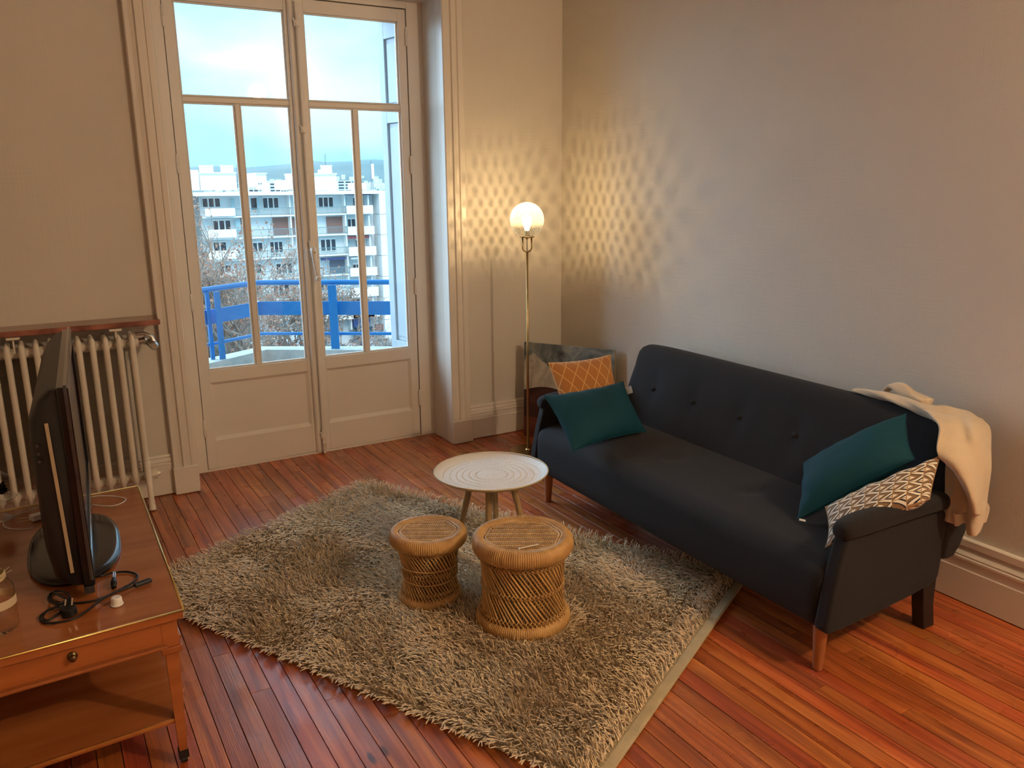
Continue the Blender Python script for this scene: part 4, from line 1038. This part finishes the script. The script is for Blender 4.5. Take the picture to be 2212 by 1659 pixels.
# ================================================================== PAINTING
def painting():
    BL=Vector((2.685,4.43,.0)); TL=Vector((2.697,4.455,.622)); TR=Vector((2.972,3.875,.622)); BR=Vector((2.955,3.86,.0))
    w=(TR-TL).length; u=(TR-TL).normalized(); v=(TL-BL).normalized(); n=u.cross(v).normalized(); h=(TL-BL).length
    m4=Matrix(((u.x,v.x,n.x,BL.x),(u.y,v.y,n.y,BL.y),(u.z,v.z,n.z,.002),(0,0,0,1)))
    m=bpy.data.materials.new('oil_painting'); m.use_nodes=True; t=m.node_tree; b=t.nodes['Principled BSDF']; b.inputs['Roughness'].default_value=.45
    tc=N(t,'ShaderNodeTexCoord'); sp=N(t,'ShaderNodeSeparateXYZ'); t.links.new(tc.outputs['Object'],sp.inputs[0])
    def mt(op,a,b_=None):
        q=N(t,'ShaderNodeMath',operation=op)
        for i,v_ in enumerate((a,b_)):
            if v_ is None: continue
            if isinstance(v_,(int,float)): q.inputs[i].default_value=v_
            else: t.links.new(v_,q.inputs[i])
        return q.outputs[0]
    def nz_(sc,st=(1,1,1),d=5,dist=1.5):
        mp=N(t,'ShaderNodeMapping'); mp.inputs['Scale'].default_value=st; q=N(t,'ShaderNodeTexNoise'); q.inputs['Scale'].default_value=sc; q.inputs['Detail'].default_value=d; q.inputs['Distortion'].default_value=dist
        t.links.new(tc.outputs['Object'],mp.inputs[0]); t.links.new(mp.outputs[0],q.inputs[0]); return q.outputs[0]
    def ramp(f,els):
        q=N(t,'ShaderNodeValToRGB'); e=q.color_ramp.elements
        while len(e)<len(els): e.new(.5)
        for k,(p,c) in enumerate(els): e[k].position=p; e[k].color=(*c,1)
        t.links.new(f,q.inputs[0]); return q.outputs[0]
    def mix(f,a,b_):
        q=N(t,'ShaderNodeMixRGB'); t.links.new(f,q.inputs[0]); t.links.new(a,q.inputs[1]); t.links.new(b_,q.inputs[2]); return q.outputs[0]
    X,Y=sp.outputs[0],sp.outputs[1]
    clouds=ramp(nz_(5,(1,1.6,1)),[(.3,(.035,.045,.05)),(.5,(.16,.20,.21)),(.68,(.36,.37,.34))])
    snow=ramp(nz_(9,(1.5,.6,1)),[(.3,(.30,.29,.26)),(.6,(.62,.58,.50))])
    dark=ramp(nz_(7,(.6,2.5,1)),[(.3,(.018,.008,.008)),(.7,(.07,.022,.018))])
    red=ramp(nz_(8,(.6,3,1)),[(.3,(.10,.022,.012)),(.7,(.20,.06,.03))])
    wob=mt('MULTIPLY',mt('SUBTRACT',nz_(3),.5),.12)
    ridge=mt('ADD',mt('SUBTRACT',.56,mt('MULTIPLY',mt('ABSOLUTE',mt('SUBTRACT',X,.07)),.62)),wob)
    c=mix(mt('LESS_THAN',Y,ridge),clouds,snow)
    low=mt('ADD',mt('ADD',.31,mt('MULTIPLY',mt('SINE',mt('MULTIPLY',X,9)),.035)),mt('MULTIPLY',wob,.3))
    c=mix(mt('LESS_THAN',Y,low),c,dark)
    c=mix(mt('LESS_THAN',Y,mt('ADD',.135,mt('MULTIPLY',wob,.4))),c,red)
    t.links.new(c,b.inputs['Base Color'])
    bp=N(t,'ShaderNodeBump'); bp.inputs['Strength'].default_value=.5; bp.inputs['Distance'].default_value=.004; t.links.new(nz_(40,(1,2,1)),bp.inputs['Height']); t.links.new(bp.outputs[0],b.inputs['Normal'])
    r=bpy.data.objects.new('painting',None); COL.objects.link(r); r.matrix_world=m4
    tag(r,'unframed mountain painting leaning in the corner behind the floor lamp','painting')
    def ch(name,g,mm,**k):
        me=bpy.data.meshes.new(name); me.from_pydata(g.v,[],g.f); fixn(me); me.materials.append(mm); o=bpy.data.objects.new(name,me); COL.objects.link(o); o.parent=r; return o
    ch('canvas',G().box(0,w,0,h,-.018,0),m)
    ch('stretcher',G().box(.002,.04,.002,h-.002,-.034,-.0185),M_oak); ch('stretcher',G().box(w-.04,w-.002,.002,h-.002,-.034,-.0185),M_oak)
painting()

# ================================================================== FLOOR LAMP
LX,LY=2.536,4.132
lp=thing('floor_lamp',(LX,LY,0),'lit brass floor lamp with patterned glass globe in the corner','lamp')
obj('base',G().lathe([(.001,.002),(.113,.002),(.115,.004),(.115,.010),(.112,.013),(.02,.015),(.014,.022),(.001,.024)],(LX,LY,0),56),M_brass,lp,angle=30)
obj('pole',G().tube([(LX,LY,.015),(LX,LY,.6),(LX,LY,1.228)],.0078,16),M_brass,lp,smooth=True)
fk=[]
for k in range(25):
    a=PI*k/24; fk.append((LX-.0265*math.cos(a),LY,1.254-.026*math.sin(a)))
fk=[(LX-.0265,LY,1.312)]+fk+[(LX+.0265,LY,1.312)]
Mr=Matrix.Translation((LX,LY,0))@Matrix.Rotation(R(-25),4,'Z')@Matrix.Translation((-LX,-LY,0))
obj('fork',G().tube(fk,.0050,10).xf(Mr),M_brass,lp,smooth=True)
obj('cap_disc',G().lathe([(.001,1.311),(.043,1.311),(.044,1.313),(.044,1.317),(.042,1.318),(.001,1.318)],(LX,LY,0),40),M_brass,lp,angle=30)
obj('cord',G().tube([(LX,LY,1.23),(LX,LY,1.31)],.0022,8),M_rubber,lp)
obj('socket',G().lathe([(.001,1.30),(.007,1.30),(.007,1.311),(.001,1.311)],(LX,LY,0),14).lathe([(.001,1.319),(.017,1.319),(.016,1.350),(.001,1.350)],(LX,LY,0),20),M_brass,lp)
def globemat():
    m=bpy.data.materials.new('patterned_lamp_glass'); m.use_nodes=True; t=m.node_tree; t.nodes.clear()
    o=N(t,'ShaderNodeOutputMaterial'); uv=N(t,'ShaderNodeUVMap'); uv.uv_map='uv'; sp=N(t,'ShaderNodeSeparateXYZ'); t.links.new(uv.outputs[0],sp.inputs[0])
    def mt(op,a,b_=None):
        q=N(t,'ShaderNodeMath',operation=op)
        for i,v_ in enumerate((a,b_)):
            if v_ is None: continue
            if isinstance(v_,(int,float)): q.inputs[i].default_value=v_
            else: t.links.new(v_,q.inputs[i])
        return q.outputs[0]
    # crossing cut lines: p,q diagonals; 30 lozenges round, 13 up
    U_=mt('MULTIPLY',sp.outputs[0],38); V_=mt('MULTIPLY',sp.outputs[1],10)
    p=mt('FRACT',mt('ADD',U_,V_)); q=mt('FRACT',mt('SUBTRACT',U_,V_))
    h=mt('MULTIPLY',mt('SINE',mt('MULTIPLY',p,PI)),mt('SINE',mt('MULTIPLY',q,PI)))   # 1 at lozenge centre
    rp=N(t,'ShaderNodeValToRGB'); e=rp.color_ramp.elements; e[0].position=.12; e[0].color=(.99,.95,.86,1); e[1].position=.8; e[1].color=(.33,.31,.26,1)
    t.links.new(h,rp.inputs[0])
    tr=N(t,'ShaderNodeBsdfTransparent'); t.links.new(rp.outputs[0],tr.inputs[0])
    tl=N(t,'ShaderNodeBsdfTranslucent'); tl.inputs[0].default_value=(.95,.88,.72,1)
    gl=N(t,'ShaderNodeBsdfGlossy'); gl.inputs['Roughness'].default_value=.08
    bp=N(t,'ShaderNodeBump'); bp.inputs['Strength'].default_value=1; bp.inputs['Distance'].default_value=.004; t.links.new(h,bp.inputs['Height'])
    t.links.new(bp.outputs[0],gl.inputs['Normal'])
    m1=N(t,'ShaderNodeMixShader'); m1.inputs[0].default_value=.10; t.links.new(tr.outputs[0],m1.inputs[1]); t.links.new(tl.outputs[0],m1.inputs[2])
    fr=facing(t,.034); m2=N(t,'ShaderNodeMixShader'); t.links.new(fr,m2.inputs[0]); t.links.new(m1.outputs[0],m2.inputs[1]); t.links.new(gl.outputs[0],m2.inputs[2])
    t.links.new(m2.outputs[0],o.inputs[0]); return m
gc=1.413; gr=.100; na_,nb_=96,56
g=G(); uvs=[]
P=[]
for i in range(nb_+1):
    th=PI*(.0+.86*i/nb_); P.append([(LX+gr*math.sin(th)*math.cos(2*PI*j/na_),LY+gr*math.sin(th)*math.sin(2*PI*j/na_),gc+gr*math.cos(th)) for j in range(na_+1)])
g.grid(P)
gl_=obj('glass_globe',g,globemat(),lp,smooth=True)
ul=gl_.data.uv_layers.new(name='uv')
for l in gl_.data.loops:
    i,j=divmod(l.vertex_index,na_+1); ul.data[l.index].uv=(j/na_,i/nb_)
M_bulb=mat('lit_bulb',(1,.9,.7),.5,emit=((1,.86,.60),14))
obj('bulb',G().lathe([(.001,1.350),(.013,1.352),(.016,1.368),(.024,1.385),(.028,1.405),(.026,1.424),(.016,1.438),(.001,1.444)],(LX,LY,0),24),M_bulb,lp,smooth=True)
ll=bpy.data.lights.new('lamp_light','POINT'); ll.energy=9.5; ll.shadow_soft_size=.0038; ll.color=(1,.72,.38)
lo=bpy.data.objects.new('lamp_light',ll); COL.objects.link(lo); lo.location=(LX,LY,1.449); lo.parent=lp; lo.matrix_parent_inverse=lp.matrix_basis.inverted()

# ================================================================== TV TABLE
M_ch=mat('polished_cherry',(.42,.14,.040),.16,var=.16,scale=2.2,stretch=(1,7,7),coat=.35,col2=(.29,.08,.022))
DF=Vector((.249,2.203,0))
def D(a,b,z): return Vector((DF.x-a+b*.012,DF.y-a*.045+b,z))
def dbox(name,a0,a1,b0,b1,z0,z1,m,par,**k):
    return obj(name,G().prism([(a0,b0),(a1,b0),(a1,b1),(a0,b1)],lambda p,q:D(p,q,z0),lambda p,q:D(p,q,z1)),m,par,**k)
dk=thing('tv_table',D(.45,.55,0),'polished cherry wood side table with brass-edged top, drawer and lower shelf','table')
AW,BW=.95,1.112
dbox('tabletop',.003,AW,.003,BW-.003,.463,.4885,M_ch,dk,bevel=.002)
for a0,a1,b0,b1 in ((0,AW,.0012,.0012),(.0012,.0012,.0,BW),(0,AW,BW,BW)):
    tag(obj('edge_strip',G().tube([D(a0,b0,.4878),D((a0+a1)/2,(b0+b1)/2,.4878),D(a1,b1,.4878)],.0030,10),M_brasslite,dk,smooth=True),'polished brass edge strip')
ins=.016
dbox('apron',.058,AW-.058,ins+.004,ins+.022,.390,.463,M_ch,dk)
dr=dbox('drawer_front',.064,AW-.064,ins-.001,ins+.004,.396,.458,M_ch,dk,bevel=.0015)
kc=aty(157,1423,2.19); kx=.249-kc.x; kpos=D(kx,ins-.001,kc.z)
m4=Matrix.Translation(kpos)@Matrix.Rotation(R(90),4,'X')
obj('knob',G().lathe([(.001,0),(.012,0),(.0125,.002),(.009,.004),(.005,.006),(.005,.012),(.009,.015),(.0095,.018),(.007,.021),(.001,.0215)],(0,0,0),24).xf(m4),mat('antique_brass',(.16,.11,.05),.4,1),dr,smooth=True)
dbox('apron',ins+.004,ins+.022,.058,BW-.058,.390,.463,M_ch,dk)
dbox('apron',.058,AW-.058,BW-ins-.022,BW-ins-.004,.390,.463,M_ch,dk)
dbox('apron_moulding',.05,AW-.05,ins-.006,ins+.02,.380,.390,M_ch,dk,bevel=.003)
dbox('apron_moulding',ins-.006,ins+.02,.05,BW-.05,.380,.390,M_ch,dk,bevel=.003)
def leg(a,b):
    w=.021
    l=dbox('leg',a-w,a+w,b-w,b+w,.380,.463,M_ch,dk,bevel=.0015)
    dbox('collar',a-w-.006,a+w+.006,b-w-.006,b+w+.006,.362,.380,M_ch,l,bevel=.002)
    g=G(); t0,t1=.018,.0115
    g.add([D(a-t1,b-t1,.045),D(a+t1,b-t1,.045),D(a+t1,b+t1,.045),D(a-t1,b+t1,.045),D(a-t0,b-t0,.362),D(a+t0,b-t0,.362),D(a+t0,b+t0,.362),D(a-t0,b+t0,.362)],[(0,3,2,1),(4,5,6,7),(0,1,5,4),(1,2,6,5),(2,3,7,6),(3,0,4,7)])
    obj('leg_shaft',g,M_ch,l,bevel=.001)
    tag(dbox('ferrule',a-t1-.002,a+t1+.002,b-t1-.002,b+t1+.002,.020,.046,M_blackm,l,bevel=.001),'dark metal ferrule')
    obj('caster',G().tube([D(a-.008,b,.0105),D(a+.008,b,.0105)],.0095,14),M_blackm,l,angle=40)
for a,b in ((.040,.040),(.040,BW-.040),(AW-.040,.040),(AW-.040,BW-.040)): leg(a,b)
dbox('lower_shelf',.030,AW-.03,.035,BW-.035,.135,.150,M_ch,dk,bevel=.0015)
tag(dbox('edge_strip',.055,AW-.055,.032,.035,.143,.152,M_brasslite,dk),'brass edge strip'); tag(dbox('edge_strip',.027,.030,.06,BW-.06,.143,.152,M_brasslite,dk),'brass edge strip')

# ================================================================== TELEVISION
TN=Vector((.052,2.40,0)); TF=Vector((.112,3.46,0)); tu=(TF-TN).normalized(); tn=Vector((tu.y,-tu.x,0)); TLn=(TF-TN).length
tv=thing('television',(.02,2.80,.49),'black flat-screen television seen edge-on on the cherry table','television')
def Tp(s,o,z): p=TN+tu*s+tn*o; return Vector((p.x,p.y,z))
def tbox(name,s0,s1,o0,o1,z0,z1,m,par=tv,**k):
    g=G(); v=[Tp(s,o,z) for z in(z0,z1) for s,o in((s0,o0),(s1,o0),(s1,o1),(s0,o1))]
    g.add(v,[(0,3,2,1),(4,5,6,7),(0,1,5,4),(1,2,6,5),(2,3,7,6),(3,0,4,7)]); return obj(name,g,m,par,**k)
zb,zt=.528,1.098
for s0,s1,z0,z1 in ((0,TLn,zb,zb+.05),(0,TLn,zt-.035,zt),(0,.035,zb+.05,zt-.035),(TLn-.035,TLn,zb+.05,zt-.035)):
    pass
# bezel as one ring
g=G()
o_=[(0,zb),(TLn,zb),(TLn,zt),(0,zt)]; i_=[(.036,zb+.055),(TLn-.036,zb+.055),(TLn-.036,zt-.036),(.036,zt-.036)]
v=[Tp(s,-.030,z) for s,z in o_]+[Tp(s,.0,z) for s,z in o_]+[Tp(s,.0,z) for s,z in i_]+[Tp(s,-.012,z) for s,z in i_]
f=[(3,2,1,0)]+[(k,(k+1)%4,4+(k+1)%4,4+k) for k in range(4)]+[(4+k,4+(k+1)%4,8+(k+1)%4,8+k) for k in range(4)]+[(8+k,8+(k+1)%4,12+(k+1)%4,12+k) for k in range(4)]
g.add(v,f); bz=obj('bezel',g,M_black,tv,bevel=.004)
obj('screen',G().add([Tp(.036,-.010,zb+.055),Tp(TLn-.036,-.010,zb+.055),Tp(TLn-.036,-.010,zt-.036),Tp(.036,-.010,zt-.036)],[(0,1,2,3)]),mat('screen_glass',(.012,.012,.015),.18,spec=.6),tv)
M_acr=mat('smoked_acrylic_edge',(.03,.03,.034),.08,var=.05,coat=.5,spec=.8)
g=G()
for a,b in (((-.004,zb+.02),(-.004,zt+.004)),((-.004,zt+.004),(TLn+.004,zt+.004)),((TLn+.004,zt+.004),(TLn+.004,zb+.02))):
    g.bar(Tp(a[0],-.008,a[1]),Tp(b[0],-.008,b[1]),0.008,.006,up=tuple(tn.cross(Vector((b[0]-a[0],0,b[1]-a[1])).normalized()+Vector((1e-4,0,0)))) if False else (0,0,1) if a[1]==b[1] else tuple(tu))
obj('acrylic_edge',g,M_acr,tv,bevel=.001)
# rear housing: lofted rounded shell
secs=[]
pr=[(-.030,zb+.004),(-.060,zb+.006),(-.098,zb+.03),(-.112,zb+.12),(-.112,zt-.16),(-.104,zt-.085),(-.080,zt-.035),(-.050,zt-.008),(-.030,zt-.004)]
for s,k in ((.006,.45),(.014,.80),(.035,.95),(.08,1),(TLn-.08,1),(TLn-.035,.95),(TLn-.014,.80),(TLn-.006,.45)):
    zc_=(zb+zt)/2; secs.append([Tp(s,-.030+(o+.030)*k,zc_+(z-zc_)*(.985+.015*k)) for o,z in pr])
g=G().grid(secs); g.f.append(tuple(range(len(pr)))); g.f.append(tuple(len(g.v)-len(pr)+i for i in range(len(pr)))[::-1])
obj('rear_housing',g,M_blackm,tv,smooth=True)
obj('reflection_strip',G().bar(Tp(-.0005,-.052,zb+.05),Tp(-.0005,-.062,zt-.09),.009,.004,up=tuple(tu)),mat('tan_painted_reflection',(.40,.31,.20),.35),tv,bevel=.001)  # tan strip stands in for the reflection along the glossy side
for k in range(3):
    obj('button',G().tube([Tp(.010,-.088,.905+.022*k),Tp(.002,-.090,.905+.022*k)],.0045,10),M_acr,tv)
g=G()
c0=Vector((.018,2.80,0)); P=[]
for rr,z in ((.001,.510),(.6,.5115),(.9,.509),(.985,.503),(1.0,.497),(.985,.4905),(.001,.4905)):
    row=[]
    for k in range(65):
        a=2*PI*k/64; ca,sa=math.cos(a),math.sin(a); e_=.80
        x_=.132*rr*math.copysign(abs(ca)**e_,ca); y_=.283*rr*math.copysign(abs(sa)**e_,sa)
        ang=R(-3); row.append((c0.x+x_*math.cos(ang)-y_*math.sin(ang),c0.y+x_*math.sin(ang)+y_*math.cos(ang),z))
    P.append(row)
obj('stand_base',G().grid(P),M_black,tv,smooth=True)
obj('neck',G().prism([(-.045,-.012),(.045,-.012),(.045,.014),(-.045,.014)],lambda a,b:(c0.x+.0+b,c0.y+a*2,.505),lambda a,b:(c0.x+.015+b,c0.y+a*2,.56)),M_blackm,tv,bevel=.004)
tbox('clear_foot',.0,.035,-.030,-.004,zb-.022,zb,M_acr,bevel=.002)

# ================================================================== THINGS ON THE TV TABLE
def dpts(L,z=.4935): return [atz(a,b,z+(c[0] if c else 0)) for a,b,*c in L]
def smooth_path(P,m=6):
    o=[];n=len(P)
    for i in range(n-1):
        p0=P[max(i-1,0)];p1=P[i];p2=P[i+1];p3=P[min(i+2,n-1)]
        for k in range(m):
            t=k/m; o.append(.5*((2*p1)+(p2-p0)*t+(2*p0-5*p1+4*p2-p3)*t*t+(3*p1-p0-3*p2+p3)*t**3))
    o.append(P[-1]); return o
pc=thing('power_cord',atz(150,1320,.49),'coiled black mains cord with plug in front of the television','cord')
obj('cord',G().tube(smooth_path(dpts([(215,1245),(240,1238),(275,1235),(297,1243),(290,1256),(262,1272),(225,1290),(190,1300),(150,1303),(120,1300),(108,1290),(120,1277),(140,1279),(150,1292),(140,1306),(118,1312),(98,1322),(86,1334),(95,1344),(120,1345,.002),(160,1336,.002),(190,1318,.004),(215,1298,.006),(245,1281,.006),(280,1268,.003),(300,1262)])),.0030,8),M_rubber,pc,smooth=True)
obj('cord',G().tube(smooth_path(dpts([(150,1300,.006),(130,1310,.007),(106,1316,.006),(92,1332,.004),(104,1340,.004),(130,1322,.007),(148,1300,.01),(128,1286,.008),(112,1280,.006),(104,1296,.006),(125,1305,.010),(150,1295,.010),(158,1310,.008)])),.0030,8),M_rubber,pc,smooth=True)
obj('connector',G().bar(atz(290,1265,.4975),atz(327,1252,.4985),.016,.011),M_rubber,pc,bevel=.003)
P=atz(149,1318,.505); obj('plug',G().tube([P+Vector((0,0,-.012)),P+Vector((0,0,.006)),P+Vector((.002,0,.014))],[.020,.019,.009],16),M_rubber,pc,angle=40)
for dx in (-.008,.008): obj('plug_pin',G().tube([P+Vector((dx,.002,.012)),P+Vector((dx+.004,.006,.030))],.0022,8),M_steel,pc)
ad=thing('plug_adapter',atz(245,1262,.49),'small black two-pin plug lying by the television foot','plug')
obj('body',G().tube([atz(246,1268,.498),atz(246,1258,.500),atz(246,1250,.500)],[.007,.009,.006],12),M_rubber,ad,smooth=True)
for dx in (-2,2): obj('plug_pin',G().tube([atz(246+dx,1252,.501),atz(247+dx,1236,.506)],.0018,8),M_steel,ad)
c=atz(253,1306,.4902)
o=obj('bottle_cap',G().lathe([(.001,.0),(.0165,.0),(.0165,.003),(.0150,.004),(.0135,.021),(.0120,.023),(.001,.0235)],c,28).xf(Matrix.Identity(4)),M_whitep,angle=35); tag(o,'small white plastic cap on the cherry table beside the cord','cap')
wc=obj('white_cable',G().tube(smooth_path(dpts([(150,1088),(200,1073),(230,1071),(258,1073),(272,1078),(262,1087),(240,1093),(205,1091),(180,1086)])),.0015,6),M_whitep,smooth=True); tag(wc,'thin white cable looped on the cherry table behind the television','cable')
cg=thing('phone_charger',atz(80,1112,.49),'white phone charger with two prongs and thin white lead','charger')
obj('housing',G().bar(atz(66,1120,.502),atz(93,1112,.502),.030,.020),M_whitep,cg,bevel=.003)
for k in (-3,3): obj('prong',G().tube([atz(66,1120+k,.502),atz(37,1125+k,.502)],.002,8),M_brass,cg)
obj('lead',G().tube(smooth_path(dpts([(93,1108,.004),(110,1098),(125,1096),(100,1088),(70,1100),(30,1115),(8,1127),(14,1140),(45,1143),(72,1140)])),.0015,6),M_whitep,cg,smooth=True)
# glass cloche on stem
M_clear=clear('clear_glass',(.96,.98,.98),rough=.03,ior=1.6)
gx,gy=atz(4,1122,.49).x,atz(4,1122,.49).y
gb=thing('glass_cloche',(gx,gy,.49),'clear glass cake-stand cloche with a dark seed head at the left edge','cloche')
obj('stand',G().lathe([(.001,.0),(.036,.001),(.040,.004),(.030,.010),(.010,.018),(.006,.028),(.006,.05),(.010,.060),(.022,.066),(.050,.074),(.058,.080),(.056,.082),(.03,.074),(.001,.072)],(gx,gy,.4905),36),M_clear,gb,smooth=True)
obj('dome',G().lathe([(.044,.084),(.046,.10),(.046,.135),(.040,.155),(.026,.168),(.010,.173),(.006,.176),(.012,.184),(.012,.190),(.001,.195)],(gx,gy,.4905),36),M_clear,gb,smooth=True)
g=G(); 
for k in range(46):
    a=rng.uniform(0,2*PI); e_=rng.uniform(-1.2,1.4); v_=Vector((math.cos(a)*math.cos(e_),math.sin(a)*math.cos(e_),math.sin(e_)))
    g.tube([Vector((gx,gy,.603))+v_*.006,Vector((gx,gy,.603))+v_*.032],[.007,.003],5)
sh_=obj('seed_head',g,mat('dark_dried_seed_head',(.012,.011,.013),.8),gb); sh_['kind']='stuff'
# jar
jx,jy=-.185,2.345
jr=thing('glass_jar',(jx,jy,.49),'glass storage jar with straw tie and pale label band at the left edge','jar')
obj('body',G().lathe([(.001,.002),(.044,.002),(.049,.010),(.050,.09),(.049,.115),(.042,.130),(.031,.140),(.030,.158),(.033,.162),(.030,.165)],(jx,jy,.4905),40),clear('amber_tinged_glass',(.97,.94,.88),rough=.04,ior=1.5),jr,smooth=True)
obj('label_band',G().lathe([(.0508,.070),(.0510,.072),(.0510,.090),(.0508,.092)],(jx,jy,.4905),40),mat('kraft_label',(.60,.50,.34),.7),jr,smooth=True)
g=G()
for k in range(5): g.tube([(jx+.034*math.cos(2*PI*q/28),jy+.034*math.sin(2*PI*q/28),.4905+.142+k*.0035+.001*math.sin(q)) for q in range(28)],.0022,5,closed=True)
for k in range(12):
    a=k*.5; p=Vector((jx+.036*math.cos(a),jy+.036*math.sin(a),.64)); g.tube([p,p+Vector((math.cos(a)*.015,math.sin(a)*.015,rng.uniform(-.02,.012)))],.0009,4)
tag(obj('straw_tie',g,mat('straw',(.55,.45,.27),.8),jr),kind='stuff')
# painted white heart-like chip on the handrail
